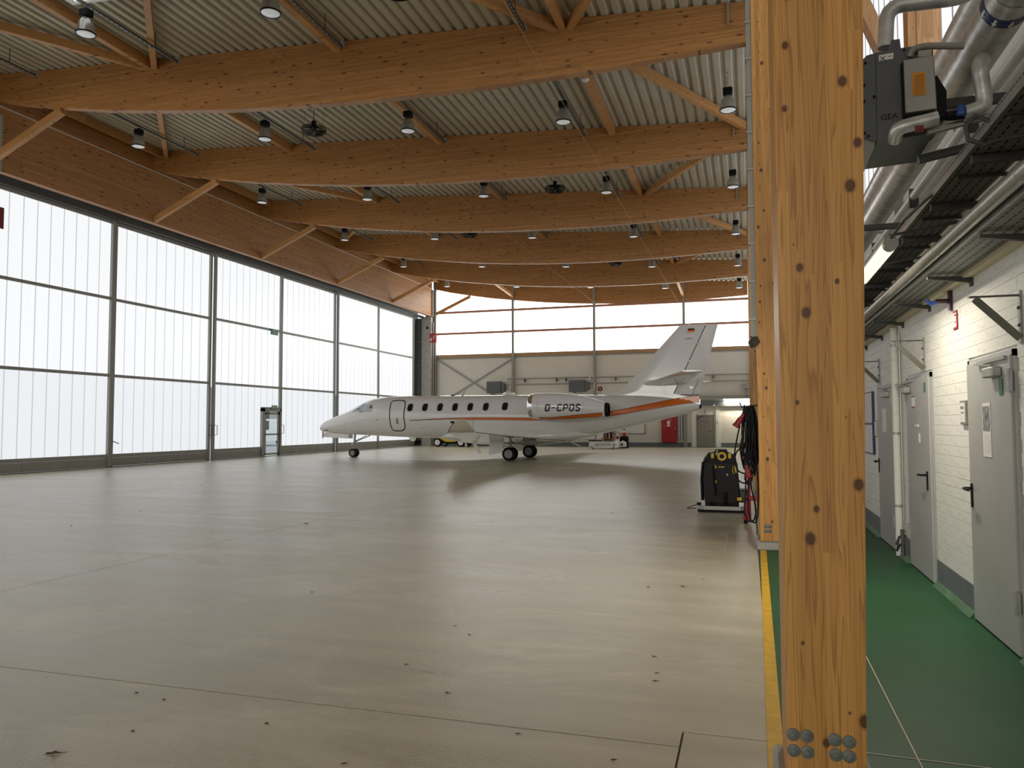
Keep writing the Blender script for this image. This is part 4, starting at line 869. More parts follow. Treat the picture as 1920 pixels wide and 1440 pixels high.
def ribbon(poly, w, side, o, close=True, fn=None):
    fn = fn or SURF[side]; ins = []; dn = []
    for a, c in list(zip(poly, poly[1:]+([poly[0]] if close else []))):
        k = max(1, int(math.hypot(c[0]-a[0], c[1]-a[1])/0.05))
        dn += [(a[0]+(c[0]-a[0])*j/k, a[1]+(c[1]-a[1])*j/k) for j in range(k)]
    if not close: dn.append(poly[-1])
    poly = dn; n = len(poly)
    for i in range(n):
        a = Vector(poly[(i-1) % n] if (close or i) else poly[i]); c = Vector(poly[(i+1) % n] if (close or i < n-1) else poly[i])
        d = (c-a).normalized(); nn = Vector((-d.y, d.x))*(w/2); p = Vector(poly[i]); ins.append((p-nn, p+nn))
    vs = []
    for a, c in ins: vs += [(a.x, fn(a.x, a.y, o), a.y), (c.x, fn(c.x, c.y, o), c.y)]
    return vs, [(2*i, 2*((i+1) % n), 2*((i+1) % n)+1, 2*i+1) for i in range(n if close else n-1)]
def rrect(cx, cz, w, h, r, shear=0.0, n=5):
    pts = []
    for (sx, sz, a0) in ((1, 1, 0), (-1, 1, math.pi/2), (-1, -1, math.pi), (1, -1, 1.5*math.pi)):
        for k in range(n+1):
            a = a0+math.pi/2*k/n; px_ = sx*(w/2-r)+r*math.cos(a); pz = sz*(h/2-r)+r*math.sin(a); pts.append((cx+px_+shear*pz, cz+pz))
    return pts
def patch(poly, side, o, rows=6, fn=None):       # filled patch lying on the skin, cut in bands
    fn = fn or SURF[side]; zs = [p[1] for p in poly]; z0, z1 = min(zs), max(zs); lines = []
    for k in range(rows+1):
        z = z0+(z1-z0)*(0.001+0.998*k/rows); xx = []
        for a, c in zip(poly, poly[1:]+poly[:1]):
            if (a[1]-z)*(c[1]-z) < 0: xx.append(a[0]+(c[0]-a[0])*(z-a[1])/(c[1]-a[1]))
        if xx: lines.append((min(xx), max(xx), z))
    vs = []
    for a, c, z in lines:
        for q in range(5): xq = a+(c-a)*q/4; vs.append((xq, fn(xq, z, o), z))
    return vs, [(i*5+q, i*5+q+1, (i+1)*5+q+1, (i+1)*5+q) for i in range(len(lines)-1) for q in range(4)]
def sidepart(nm, geo, mat, par=None): return MB().add(*geo).build(nm, mat, par or ac)
for side in (-1, 1):
    for x, z in ((-15.27, 2.42), (-14.51, 2.42), (-13.75, 2.42), (-13.0, 2.42), (-12.25, 2.42), (-11.49, 2.42), (-10.57, 2.43)):
        pol = rrect(x, z, 0.275, 0.37, 0.11, 0.02)
        w = sidepart('cabin_window', patch(pol, side, 0.006, 8), 'glass_dark'); sidepart('window_rim', ribbon(pol, 0.02, side, 0.008), 'plane_grey', w)
DP = [(736, 752), (744, 750.8), (753, 750.6), (758, 751.6), (760, 754.5), (759.3, 762), (757.6, 772), (757, 781), (758, 790), (759.3, 797), (759, 803), (756.5, 806.5), (752, 808), (744, 808), (738, 807.3), (734.5, 803), (732, 795), (730.7, 785), (730.6, 773), (731.8, 762), (733.3, 755)]
DXZ = [(p.x, p.z) for p in (near(*q) for q in DP)]
dd = sidepart('cabin_door', patch(DXZ, -1, 0.004, 14), 'plane_white'); dd['label'] = 'rounded cabin door with a dark outline'
sidepart('door_seal', ribbon(DXZ, 0.045, -1, 0.009), 'black', dd)
q = [(p.x, p.z) for p in (near(*v) for v in ((743, 783.5), (745.5, 783.5), (747.5, 795), (743, 795)))]
sidepart('door_handle', patch(q, -1, 0.012, 2), 'door_taupe', dd)
for c_, r_ in (((707, 787), 0.035), ((792, 802.5), 0.03)):
    p = near(*c_); sidepart('static_port', patch([(p.x+r_*math.cos(a), p.z+r_*math.sin(a)) for a in [2*math.pi*k/10 for k in range(10)]], -1, 0.007, 4), 'steel_grey')
# windscreen and side glass
for side in (-1, 1):
    for nm, pts in (('windscreen', ((660, 772.2), (671.5, 771.6), (684.3, 757.2), (681.5, 757.0), (671.5, 764.5))), ('cockpit_window', ((672.5, 772.8), (683.5, 772.4), (692.3, 758.4), (686.5, 757.2), (679, 765))), ('cockpit_window', ((687.2, 772), (696.3, 771.5), (698.8, 760), (695, 759.3), (690.5, 766)))):
        pol = [(p.x, p.z) for p in (near(*v) for v in pts)]
        gl = sidepart(nm, patch(pol, side, 0.010, 6), 'cockpit_glass'); sidepart('glass_frame', ribbon(pol, 0.022, side, 0.013), 'plane_grey', gl)
# stripe, painted on the skin
ST = [(768, 788.2), (799, 786.3), (842, 784), (886, 782.8), (923, 782.7), (960, 783), (1000, 783.3), (1032, 782.8), (1056, 780.6), (1080, 778), (1105, 776), (1129, 773.7), (1151.7, 770), (1175, 766), (1199.6, 760.7), (1225, 755.6), (1247, 751), (1265, 747.5), (1283, 744.6), (1298, 743), (1311.5, 741.6)]
SB = [(768, 788.8), (799, 787.4), (842, 786), (886, 786.8), (923, 787.2), (960, 787.6), (1000, 788.2), (1032, 787.7), (1056, 786.2), (1080, 784.2), (1105, 783), (1129, 781.7), (1151.7, 779), (1175, 775.3), (1199.6, 770.7), (1225, 766.5), (1247, 762.7), (1265, 759.8), (1283, 757), (1298, 755), (1311.5, 753.5)]
def smooth_line(L, n=6):
    out = []
    for a, c in zip(L, L[1:]):
        for k in range(n): out.append((a[0]+(c[0]-a[0])*k/n, a[1]+(c[1]-a[1])*k/n))
    return out+[L[-1]]
T_, B_ = smooth_line(ST), smooth_line(SB)
def strip(lo, hi, side, fn, x0, x1, o):
    vs = []; fs_ = []; m = 4
    for (xa, ya), (xb, yb) in zip(lo, hi):
        if not x0 <= xa <= x1: continue
        for k in range(m+1):
            p = near(xa, ya+(yb-ya)*k/m, o, fn)
            y = p.y if side < 0 else 2*YC-p.y
            vs.append((p.x, y, p.z))
    n = len(vs)//(m+1)
    return vs, [(i*(m+1)+k, (i+1)*(m+1)+k, (i+1)*(m+1)+k+1, i*(m+1)+k+1) for i in range(n-1) for k in range(m)]
def edge_line(L, w, x0, x1, fn, side, o):
    return strip([(x, y-w/2) for x, y in L], [(x, y+w/2) for x, y in L], side, fn, x0, x1, o)
for side in (-1, 1):
    s_ = sidepart('orange_stripe', strip(T_, B_, side, None, 799, 1320, 0.007), 'orange_paint')
    sidepart('stripe_edge', edge_line(T_, 0.7, 768, 1320, None, side, 0.010), 'maroon_paint', s_); sidepart('stripe_edge', edge_line(B_, 0.6, 768, 1320, None, side, 0.010), 'maroon_paint', s_)
# engines
NS = [(-9.12, 2.40, .455), (-9.10, 2.40, .49), (-9.02, 2.40, .525), (-8.88, 2.40, .555), (-8.66, 2.39, .578), (-8.2, 2.375, .595), (-7.7, 2.365, .585), (-7.2, 2.35, .555), (-6.75, 2.33, .50), (-6.3, 2.29, .42), (-5.95, 2.25, .345), (-5.70, 2.22, .29)]
def nac(x):
    for a, b_ in zip(NS, NS[1:]):
        if x <= b_[0] or b_ is NS[-1]:
            t = min(1, max(0, (x-a[0])/(b_[0]-a[0]))); return a[1]+(b_[1]-a[1])*t, a[2]+(b_[2]-a[2])*t
def nring(x, zc, r, Yn): return [(x, Yn+r*math.cos(2*math.pi*k/36), zc+r*math.sin(2*math.pi*k/36)) for k in range(36)]
LET = {'D': [[(0, 0), (0, 1), (.42, 1), (.55, .87), (.55, .13), (.42, 0), (0, 0)]], '-': [[(0, .5), (.55, .5)]], 'C': [[(.55, .83), (.55, .88), (.44, 1), (.12, 1), (0, .88), (0, .12), (.12, 0), (.44, 0), (.55, .12), (.55, .17)]],
       'P': [[(0, 0), (0, 1), (.44, 1), (.55, .88), (.55, .56), (.44, .44), (0, .44)]], 'O': [[(.12, 0), (0, .12), (0, .88), (.12, 1), (.43, 1), (.55, .88), (.55, .12), (.43, 0), (.12, 0)]],
       'S': [[(.55, .84), (.55, .88), (.44, 1), (.12, 1), (0, .88), (0, .66), (.1, .55), (.45, .45), (.55, .34), (.55, .12), (.43, 0), (.11, 0), (0, .12), (0, .16)]]}
for side in (-1, 1):
    Yn = YC + side*1.9
    nb = MB().rings([nring(x, z, r, Yn) for x, z, r in NS if x > -8.95], False).build('engine', 'plane_white', ac, True)
    MB().rings([nring(x, z, r, Yn) for x, z, r in NS if x < -8.87] + [] , False).rings([nring(x, 2.40, r, Yn) for x, r in ((-9.12, .455), (-9.08, .42), (-8.9, .40), (-8.6, .40))], False).build('intake_lip', 'chrome', nb, True)
    MB().rings([nring(x, 2.40, r, Yn) for x, r in ((-8.62, .40), (-8.58, .1), (-8.75, .02))], False).build('fan_face', 'steel_dark', nb, True)
    MB().rings([nring(x, z, r, Yn) for x, z, r in ((-5.77, 2.229, .309), (-5.70, 2.222, .297), (-5.62, 2.215, .285), (-5.62, 2.215, .26), (-5.9, 2.22, .24), (-6.0, 2.22, .01))], False).build('exhaust', 'black', nb, True)
    rg = []
    for x, zt, zb in ((-8.6, 2.52, 2.40), (-8.2, 2.56, 2.36), (-6.9, 2.53, 2.37), (-6.2, 2.46, 2.42)): rg.append([(x, Yn-side*0.3, zb), (x, Yn-side*0.3, zt), (x, YC+side*0.8, zt), (x, YC+side*0.8, zb)])
    MB().rings(rg).build('pylon', 'plane_white', nb)
    nfn = lambda x, z, o, Yn=Yn: Yn - math.sqrt(max(0.0, (nac(x)[1])**2-(z-nac(x)[0])**2)) - o
    if side < 0:
        s2 = sidepart('orange_stripe', strip(T_, B_, -1, nfn, 1008, 1130, 0.006), 'orange_paint', nb)
        for L, w in ((T_, .7), (B_, .6)): sidepart('stripe_edge', edge_line(L, w, 1008, 1130, nfn, -1, 0.009), 'maroon_paint', nb)
        pO = near(1022.3, 770.8, 0.01, nfn); pU = near(1024.8, 758.6, 0.01, nfn); pR = near(1087.0, 770.2, 0.01, nfn)
        hh = pU.z-pO.z; ww = (pR.x-pO.x)
        for k, ch in enumerate('D-CPOS'):
            ox = pO.x + ww*k*0.1765
            lw = ww*0.105/0.55; wid = 0.062
            for ln in LET[ch]:
                pol = [(ox+(px_ - 0.0)*lw*1.0 + 0.17*py_*hh, pO.z+0.012+py_*(hh-0.02)) for px_, py_ in ln]
                dens = smooth_line(pol, 3)
                sidepart('registration_letter', ribbon(dens, wid if ch != '-' else 0.05, -1, 0.012, False, nfn), 'navy_letter', nb)
        for xl in (-8.62, -6.62):
            sidepart('panel_line', ribbon([(xl, 2.38+0.5*nac(xl)[1]*1.9*(t/10-0.5)) for t in range(11)], 0.012, -1, 0.004, False, nfn), 'plane_grey', nb)
# fin and rudder
def foil(le, te, th, n=7):
    up_ = [(le+(te-le)*(0.5-0.5*math.cos(math.pi*k/n)), th*(2.6*math.sqrt(k/n)*(1-k/n))*0.9) for k in range(n+1)]
    return up_
def LEx(z):
    P = [(2.40, -5.2), (2.93, -6.15), (3.0, -5.85), (3.12, -5.43), (3.37, -5.15), (3.98, -4.57), (4.93, -3.71), (5.95, -2.77)]
    for a, c in zip(P, P[1:]):
        if z <= c[0]: return a[1]+(c[1]-a[1])*(z-a[0])/(c[0]-a[0])
    return P[-1][1]
def HX(z): return -2.58+0.472*(z-3.99)
def TEx(z): return -1.98+(z-2.87)*(-1.17+1.98)/(5.92-2.87)
def vsec(z, xa, xb, th):
    n = 8; L = []
    for k in range(n+1):
        t = k/n; L.append((xa+(xb-xa)*t, th*min(1, 2.2*math.sqrt(t)+0.0)*(1 if True else 0)))
    return [(x, YC-h, z) for x, h in L] + [(x, YC+h, z) for x, h in reversed(L)]
zs = [2.45, 2.7, 2.93, 3.0, 3.12, 3.37, 3.7, 4.0, 4.5, 5.0, 5.5, 5.90, 5.95]
MB().rings([vsec(z, LEx(z), (HX(z) if z > 2.88 else -1.96)-0.012, (0.14-0.02*(z-2.4))*(0.5 if z > 5.92 else 1)) for z in zs]).build('fin', 'plane_white', ac, True)
def rsec(z):
    xa, xb = HX(z)+0.022, TEx(z); t0 = 0.125-0.02*(z-2.4)
    return [(xa, YC-t0, z), ((xa+xb)/2, YC-t0*.55, z), (xb, YC-0.008, z), (xb, YC+0.008, z), ((xa+xb)/2, YC+t0*.55, z), (xa, YC+t0, z)]
rd = MB().rings([rsec(z) for z in (2.885, 3.5, 4.2, 5.0, 5.93)]).build('rudder', 'plane_white', ac)
MB().rings([[(HX(z)-0.05, YC-0.05, z), (HX(z)+0.05, YC-0.05, z), (HX(z)+0.05, YC+0.05, z), (HX(z)-0.05, YC+0.05, z)] for z in (2.88, 5.9)]).build('hinge_gap', 'black', rd)
MB().add([(-2.27, YC-0.107, 2.90), (-2.255, YC-0.107, 2.90), (-2.0, YC-0.08, 3.55), (-2.015, YC-0.08, 3.55)], [(0, 1, 2, 3)]).build('tab_line', 'black', rd)
MB().box(-3.1, -1.99, YC-0.115, YC+0.115, 2.865, 2.885).build('rudder_gap', 'black', rd)
for z in (5.1, 4.35): MB().cbox(HX(z)-0.05, HX(z)+0.1, YC-0.14, YC-0.07, z-0.02, z+0.02, 0.01).build('hinge', 'plane_white', rd)
fl_ = MB().box(-2.43, -2.16, YC-0.125, YC-0.119, 5.71, 5.765).build('tail_flag', 'black', ac, label='black red gold national flag on the fin')
MB().box(-2.43, -2.16, YC-0.125, YC-0.119, 5.655, 5.71).build('flag_band', 'flag_red', fl_); MB().box(-2.43, -2.16, YC-0.125, YC-0.119, 5.60, 5.655).build('flag_band', 'flag_gold', fl_)
MB().lathe([(0.005, -.19), (0.022, -.1), (0.026, 0), (0.018, .12), (0.003, .2)], (-2.4, YC-0.11, 5.33), 'x', 8).build('fin_fairing', 'plane_grey', ac, True)
MB().lathe([(0.05, 0), (0.05, 0.03), (0.02, 0.06)], (-2.4, YC, 5.95), 'z', 10).build('fin_beacon', 'white_plastic', ac, True)
# horizontal tail with bullet fairing
MB().lathe([(0.01, -4.75), (0.10, -4.6), (0.17, -4.2), (0.19, -3.6), (0.17, -2.9), (0.10, -2.55)], (0, YC, 3.42), 'x', 18).build('bullet_fairing', 'plane_white', ac, True)
for side in (-1, 1):
    rg = []
    for t in (0, .5, 1):
        y = YC+side*(0.12+3.85*t); z = 3.38+0.28*t; xa = -4.40+2.0*t; xb = -2.55+0.93*t; th = .085*(1-.55*t)
        rg.append([(xa, y, z), (xa+.08*(xb-xa), y, z+th*.7), (xa+.35*(xb-xa), y, z+th), (xb-.25*(xb-xa), y, z+th*.5), (xb, y, z+.006), (xb, y, z-.006), (xb-.25*(xb-xa), y, z-th*.5), (xa+.35*(xb-xa), y, z-th), (xa+.08*(xb-xa), y, z-th*.7)])
    st = MB().rings(rg).build('tailplane', 'plane_white', ac, True)
    MB().add([(-3.0, YC+side*.3, 3.345), (-2.985, YC+side*.3, 3.345), (-1.86, YC+side*3.9, 3.636), (-1.875, YC+side*3.9, 3.636)], [(0, 1, 2, 3)]).build('elevator_line', 'steel_grey', st)
# wings with winglets
for side in (-1, 1):
    rg = []
    for t, xa, xb, z, th in ((0, -12.75, -7.7, .86, .26), (.22, -11.95, -8.05, .97, .20), (.6, -10.75, -8.35, 1.15, .13), (.97, -9.62, -8.62, 1.36, .07)):
        y = YC+side*(0.8+9.75*t); c = xb-xa
        rg.append([(xa, y, z), (xa+.04*c, y, z+th*.4), (xa+.15*c, y, z+th*.55), (xa+.4*c, y, z+th*.6), (xa+.75*c, y, z+th*.3), (xb, y, z+.01), (xb, y, z-.01), (xa+.75*c, y, z-th*.2), (xa+.4*c, y, z-th*.42), (xa+.15*c, y, z-th*.4), (xa+.04*c, y, z-th*.28)])
    wg = MB().rings(rg).build('wing', 'wing_bounce_tint', ac, True)
    MB().tube([(-8.62, YC+side*10.25, 1.36), (-8.35, YC+side*6.65, 1.15), (-8.05, YC+side*2.95, .97), (-7.72, YC+side*1.0, .87)], 0.014, 6).build('flap_edge', 'steel_dark', wg)
    rg = []
    for xa, xb, dy, z, th in ((-9.62, -8.62, 10.25, 1.36, .03), (-9.53, -8.60, 10.40, 1.40, .016), (-9.40, -8.66, 10.55, 1.54, .012), (-9.22, -8.76, 10.65, 1.70, .010), (-9.05, -8.84, 10.70, 1.795, .006)):
        y = YC+side*dy; c = xb-xa
        rg.append([(xa, y, z), (xa+.05*c, y-side*th*.8, z+th*.5), (xa+.5*c, y-side*th, z+th*.6), (xb, y, z), (xa+.5*c, y+side*th, z-th*.5), (xa+.05*c, y+side*th*.8, z-th*.4)])
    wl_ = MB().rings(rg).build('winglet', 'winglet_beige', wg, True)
    MB().tube([(-9.62, YC+side*10.25, 1.36), (-9.53, YC+side*10.40, 1.40), (-9.40, YC+side*10.55, 1.54), (-9.22, YC+side*10.65, 1.70)], 0.022, 6).build('deice_edge', 'steel_grey', wl_, True)
    MB().cbox(-9.36, -9.22, YC+side*10.655-0.02, YC+side*10.655+0.02, 1.66, 1.73, 0.015).build('tip_light', 'black_gloss', wl_)
    MB().add([(-8.15, YC+side*1.6, .985), (-8.12, YC+side*1.6, .985), (-8.70, YC+side*9.6, 1.32), (-8.73, YC+side*9.6, 1.32)], [(0, 1, 2, 3)]).build('flap_line', 'black', wg)
    for yy in (3.4, 5.8): MB().lathe([(0.01, -.5), (0.05, -.3), (0.06, 0.1), (0.02, .45)], (-8.35-0.05*yy, YC+side*yy, .98+.035*yy), 'x', 8).build('flap_fairing', 'plane_white', wg, True)
# landing gear
def wheel(nm, x, y, z, r, w, par):
    o = MB().lathe([(r*.62, -w/2), (r*.86, -w/2), (r*.96, -w*.36), (r, -w*.15), (r, w*.15), (r*.96, w*.36), (r*.86, w/2), (r*.62, w/2)], (x, y, z), 'y', 26, False).build(nm, 'rubber', par, True)
    hub = MB().lathe([(r*.62, -w*.46), (r*.56, -w*.40), (r*.3, -w*.30), (r*.24, -w*.42), (r*.1, -w*.5)], (x, y, z), 'y', 20).lathe([(r*.62, w*.46), (r*.5, w*.40), (r*.1, w*.45)], (x, y, z), 'y', 20)
    for k in range(9):
        a = 2*math.pi*k/9; hub.bar((x+r*.22*math.cos(a), y-w*.42, z+r*.22*math.sin(a)), (x+r*.56*math.cos(a), y-w*.44, z+r*.56*math.sin(a)), r*.09, w*.08)
    hub.build('rim', 'steel_grey', o); return o
ng = MB().tube([(-18.66, YC, 1.15), (-18.70, YC, 0.62)], 0.055, 12).tube([(-18.70, YC, 0.66), (-18.71, YC, 0.21)], 0.04, 12).build('nose_gear', 'steel_light', ac, True)
for s_ in (-1, 1): wheel('wheel', -18.71, YC+s_*0.125, 0.215, 0.215, 0.14, ng)
MB().tube([(-18.71, YC-.2, .215), (-18.71, YC+.2, .215)], 0.03, 8).build('axle', 'steel_grey', ng)
MB().tube([(-18.66, YC-.05, .75), (-18.2, YC-.05, .93), (-17.8, YC-.05, 1.08)], 0.025, 6).build('drag_brace', 'steel_grey', ng)
MB().tube([(-18.62, YC-.06, .80), (-18.0, YC-.06, 1.07)], 0.014, 6).build('hose', 'black', ng)
MB().bar((-18.74, YC-.03, .62), (-18.80, YC-.03, .48), 0.05, 0.02).bar((-18.80, YC-.03, .48), (-18.73, YC-.03, .34), 0.05, 0.02).build('torque_link', 'steel_light', ng)
MB().cbox(-18.82, -18.72, YC-.1, YC+.02, .60, .70, .01).build('taxi_light', 'chrome', ng)
for s_ in (-1, 1): MB().prism([(-20.38, 1.24), (-20.38, 1.0), (-18.9, 0.92), (-18.9, 1.13)], YC+s_*.20-.012, YC+s_*.20+.012, 'xz').build('gear_door', 'plane_white', ng)
rb = MB().tube([(-20.0, YC-.30, 1.36), (-20.16, YC-.36, 1.32), (-20.22, YC-.38, 1.28)], 0.018, 6).build('pitot_cover', 'cee_red', ac, label='red pitot cover with streamer')
MB().box(-20.27, -20.22, YC-.383, YC-.378, .93, 1.30).build('streamer', 'cee_red', rb)
for side in (-1, 1):
    yg = YC+side*1.62
    mg = MB().tube([(-10.08, yg, .95), (-10.10, yg, .31)], 0.06, 12).build('main_gear', 'steel_light', ac, True)
    for s_ in (-1, 1): wheel('wheel', -10.10, yg+s_*0.19, 0.305, 0.305, 0.20, mg)
    MB().tube([(-10.1, yg-.3, .305), (-10.1, yg+.3, .305)], 0.035, 8).build('axle', 'steel_grey', mg)
    MB().tube([(-10.08, yg, .75), (-9.85, yg-side*.5, .92)], 0.03, 8).build('side_brace', 'steel_grey', mg)
    MB().tube([(-10.35, yg+side*.0, .95), (-10.42, yg, .6), (-10.28, yg, .34)], 0.02, 6).build('trailing_link', 'steel_light', mg)
    MB().prism([(-11.09, 1.17), (-10.36, 1.07), (-10.24, .83), (-10.92, .83)], yg+side*.36-.012, yg+side*.36+.012, 'xz').build('upper_gear_door', 'plane_white', mg)
    MB().prism([(-10.93, .822), (-10.25, .822), (-10.37, .38), (-10.55, .34), (-11.0, .26)], yg+side*.36-.012, yg+side*.36+.012, 'xz').build('gear_door', 'plane_white', mg)
# blades, antennas, beacon, hatches
MB().prism([(-13.05, 2.97), (-12.95, 2.97), (-12.78, 3.24), (-12.83, 3.24)], YC-.01, YC+.01, 'xz').build('blade_antenna', 'steel_light', ac)
MB().lathe([(0.12, 0), (0.11, .04), (0.05, .07)], (-13.45, YC, 2.97), 'z', 12).build('beacon', 'cee_red', ac, True)
MB().lathe([(0.30, 0), (0.29, .09), (0.22, .13), (0.02, .15)], (-10.65, YC, 2.95), 'z', 20).build('antenna_dome', 'plane_white', ac, True)
MB().prism([(-15.75, .99), (-15.35, .97), (-15.45, .80), (-15.62, .80)], YC-.02, YC+.02, 'xz').build('blade_antenna', 'plane_white', ac)
MB().prism([(-12.25, .80), (-12.05, .80), (-11.75, .28), (-11.9, .26)], YC-.75, YC-.72, 'xz').build('step_blade', 'plane_white', ac)
MB().prism([(-8.0, .90), (-7.8, .90), (-7.25, .60), (-7.35, .62)], YC-.02, YC+.02, 'xz').build('drain_mast', 'steel_light', ac)
MB().lathe([(0.10, 0), (0.09, .05), (0.05, .08)], (-1.99, YC, 2.36), 'x', 12).build('tail_light', 'black_gloss', ac, True)
for q0, q1 in (((888, 788.5), (888.3, 812)), ((876, 788.5), (888, 788.3))):
    a, c = near(*q0), near(*q1); sidepart('fuel_panel_line', ribbon(smooth_line([(a.x, a.z), (c.x, c.z)], 8), 0.012, -1, 0.005, False), 'maroon_paint')
for q0, q1 in (((1095, 800), (1095, 818)), ((1170, 728), (1262, 741)), ((649, 787), (649, 812))):
    a, c = near(*q0), near(*q1); sidepart('panel_line', ribbon(smooth_line([(a.x, a.z), (c.x, c.z)], 8), 0.010, -1, 0.004, False), 'plane_grey')
a = near(1252, 783); MB().box(a.x, a.x+.14, a.y-.005, a.y+.02, a.z-.1, a.z-.085).box(a.x+.12, a.x+.14, a.y-.005, a.y+.02, a.z-.19, a.z-.09).build('outflow_vent', 'steel_grey', ac)

# ------------------------------------------------------------------ floor cleaning machine
sc = thing('scrubber_dryer', 'black walk-behind floor scrubber with yellow accents beside the timber column', 'cleaning machine', (-0.5, 15.2, 0))
Y = 14.95
def zx(lst): return [(a-0.5, b_) for a, b_ in lst]
rg = []
for y, k in ((Y, 0.94), (Y+.06, 1.0), (Y+.5, 1.0), (Y+.62, .92)):
    rg.append([(-0.5+a*k, y, z) for a, z in ((-.30, .16), (-.33, .3), (-.34, .7), (-.345, .86), (-.27, .94), (.22, .94), (.30, .86), (.315, .6), (.335, .3), (.30, .16))])
MB().rings(rg).build('tank_body', 'black_gloss', sc)
rg = []
for y, k in ((Y-.02, .92), (Y+.05, 1.0), (Y+.42, 1.0), (Y+.5, .9)):
    rg.append([(-0.5+a*k, y, z) for a, z in ((-.33, .90), (-.31, .98), (-.24, 1.08), (-.12, 1.10), (-.10, 1.15), (.10, 1.15), (.12, 1.10), (.22, 1.06), (.27, .98), (.29, .88))])
MB().rings(rg).build('control_hood', 'black', sc)
MB().lathe([(.042, -.005), (.046, -.018), (.078, -.02), (.084, -.005), (.08, 0)], (-0.475, Y-.025, 1.025), 'y', 20, False).build('yellow_dial', 'yellow_plastic', sc, True)
MB().lathe([(.035, -.012), (.022, -.015)], (-0.56, Y-.03, 1.07), 'y', 12).build('key_switch', 'steel_grey', sc, True)
for x in (-.645, -.335): MB().cbox(x-.028, x+.028, Y-.05, Y+.03, .985, 1.085, .012).build('yellow_grip', 'yellow_plastic', sc)
MB().cbox(-.575, -.545, Y-.03, Y+.05, 1.11, 1.145, .006).build('yellow_cap', 'yellow_plastic', sc)
MB().cbox(-.545, -.43, Y-.035, Y, .818, .838, .004).build('yellow_latch', 'yellow_plastic', sc)
MB().cbox(-.29, -.215, Y-.03, Y+.03, .70, .86, .02).build('yellow_hose_clip', 'yellow_plastic', sc)
for z, h in ((.80, .06), (.52, .06)): MB().cbox(-.605, -.58, Y-.05, Y-.02, z, z+h, .005).build('yellow_lever', 'yellow_plastic', sc)
MB().cbox(-.40, -.37, Y-.012, Y, .67, .70, .004).build('sticker', 'paper', sc)
MB().cbox(-.215, -.13, Y-.06, Y, .21, .27, .008).build('yellow_pedal', 'yellow_plastic', sc)
MB().tube([(-.84, Y+.02, .2), (-.85, Y+.0, .6), (-.82, Y, .9), (-.74, Y-.02, .95)], 0.028, 8).build('suction_hose', 'black', sc, True)
MB().tube([(-.64, Y-.02, .85), (-.62, Y-.05, .55), (-.6, Y-.04, .3)], 0.022, 8).build('drain_hose', 'rubber', sc, True)
MB().tube([(-.45, Y-.04, .12), (-.43, Y-.06, .22), (-.42, Y-.02, .36)], 0.035, 8).build('squeegee_hose', 'rubber', sc, True)
sq = MB().add([(v[0], v[1], v[2]) for v in [(-.92, Y-.16, .05), (-.80, Y-.24, .05), (-.15, Y-.24, .05), (.03, Y-.16, .05), (.03, Y-.08, .05), (-.15, Y-.15, .05), (-.80, Y-.15, .05), (-.92, Y-.08, .05)]] + [(v[0], v[1], .115) for v in [(-.92, Y-.16, 0), (-.80, Y-.24, 0), (-.15, Y-.24, 0), (.03, Y-.16, 0), (.03, Y-.08, 0), (-.15, Y-.15, 0), (-.80, Y-.15, 0), (-.92, Y-.08, 0)]],
    [(0, 1, 6, 7), (1, 2, 5, 6), (2, 3, 4, 5), (8, 9, 14, 15), (9, 10, 13, 14), (10, 11, 12, 13), (0, 1, 9, 8), (1, 2, 10, 9), (2, 3, 11, 10), (3, 4, 12, 11), (4, 5, 13, 12), (5, 6, 14, 13), (6, 7, 15, 14), (7, 0, 8, 15)]).build('squeegee_bar', 'steel_light', sc)
MB().box(-.92, .03, Y-.165, Y-.10, .0, .05).build('rubber_blade', 'rubber', sq)
for x in (-.70, -.22): MB().cbox(x-.02, x+.02, Y-.20, Y, .06, .17, .005).build('squeegee_arm', 'black', sc)
MB().lathe([(.04, 0), (.04, .05)], (-.90, Y-.12, .12), 'z', 12).build('bumper_roller', 'black', sc)
MB().tube([(-.92, Y-.1, .13), (-1.10, Y-.12, .07), (-1.12, Y-.12, .05), (-.95, Y-.13, .06)], 0.008, 5).build('guide_wire', 'black', sc)
for x in (-.78, -.22): MB().lathe([(.05, -.03), (.11, -.03), (.11, .03), (.05, .03)], (x, Y+.45, .11), 'x', 18).build('wheel', 'rubber', sc, True)
MB().cbox(-.78, -.22, Y+.05, Y+.6, .06, .2, .02).build('brush_deck', 'black', sc)
MB().cbox(-.20, -.02, Y+.1, Y+.5, .16, .40, .03).build('side_motor', 'steel_dark', sc)

# ------------------------------------------------------------------ cables hanging on the second column, red stand
cb = thing('cable_bundle', 'bundle of black extension cables with red plugs hung on a timber column', 'cable', (0.05, 10.62, 1.8))
MB().tube([(0.128, 10.66, 1.88), (-0.08, 10.66, 1.86), (-0.10, 10.66, 1.92)], 0.012, 8).build('hook', 'steel_dark', cb)
rnd = random.Random(3)
for k in range(22):
    cx = 0.012+rnd.uniform(-.055, .075); w = rnd.uniform(.02, .075); zb = rnd.uniform(.95, 1.22); zt = 1.86+rnd.uniform(-.01, .02); y = 10.60+rnd.uniform(-.08, .12); q = rnd.uniform(-.02, .02)
    pts = []
    for i in range(20):
        a = 2*math.pi*i/20; t = math.sin(a); wz = w*(0.55+0.45*math.cos(a*0.5)**2) if t > 0 else w
        pts.append((cx+q*(1-t)+wz*math.cos(a)*(0.5+0.5*abs(math.cos(a))), y+0.03*math.cos(a+k), (zt+zb)/2+(zt-zb)/2*t))
    MB().tube(pts, 0.0105, 6, True).build('cable_loop', 'black', cb, True)
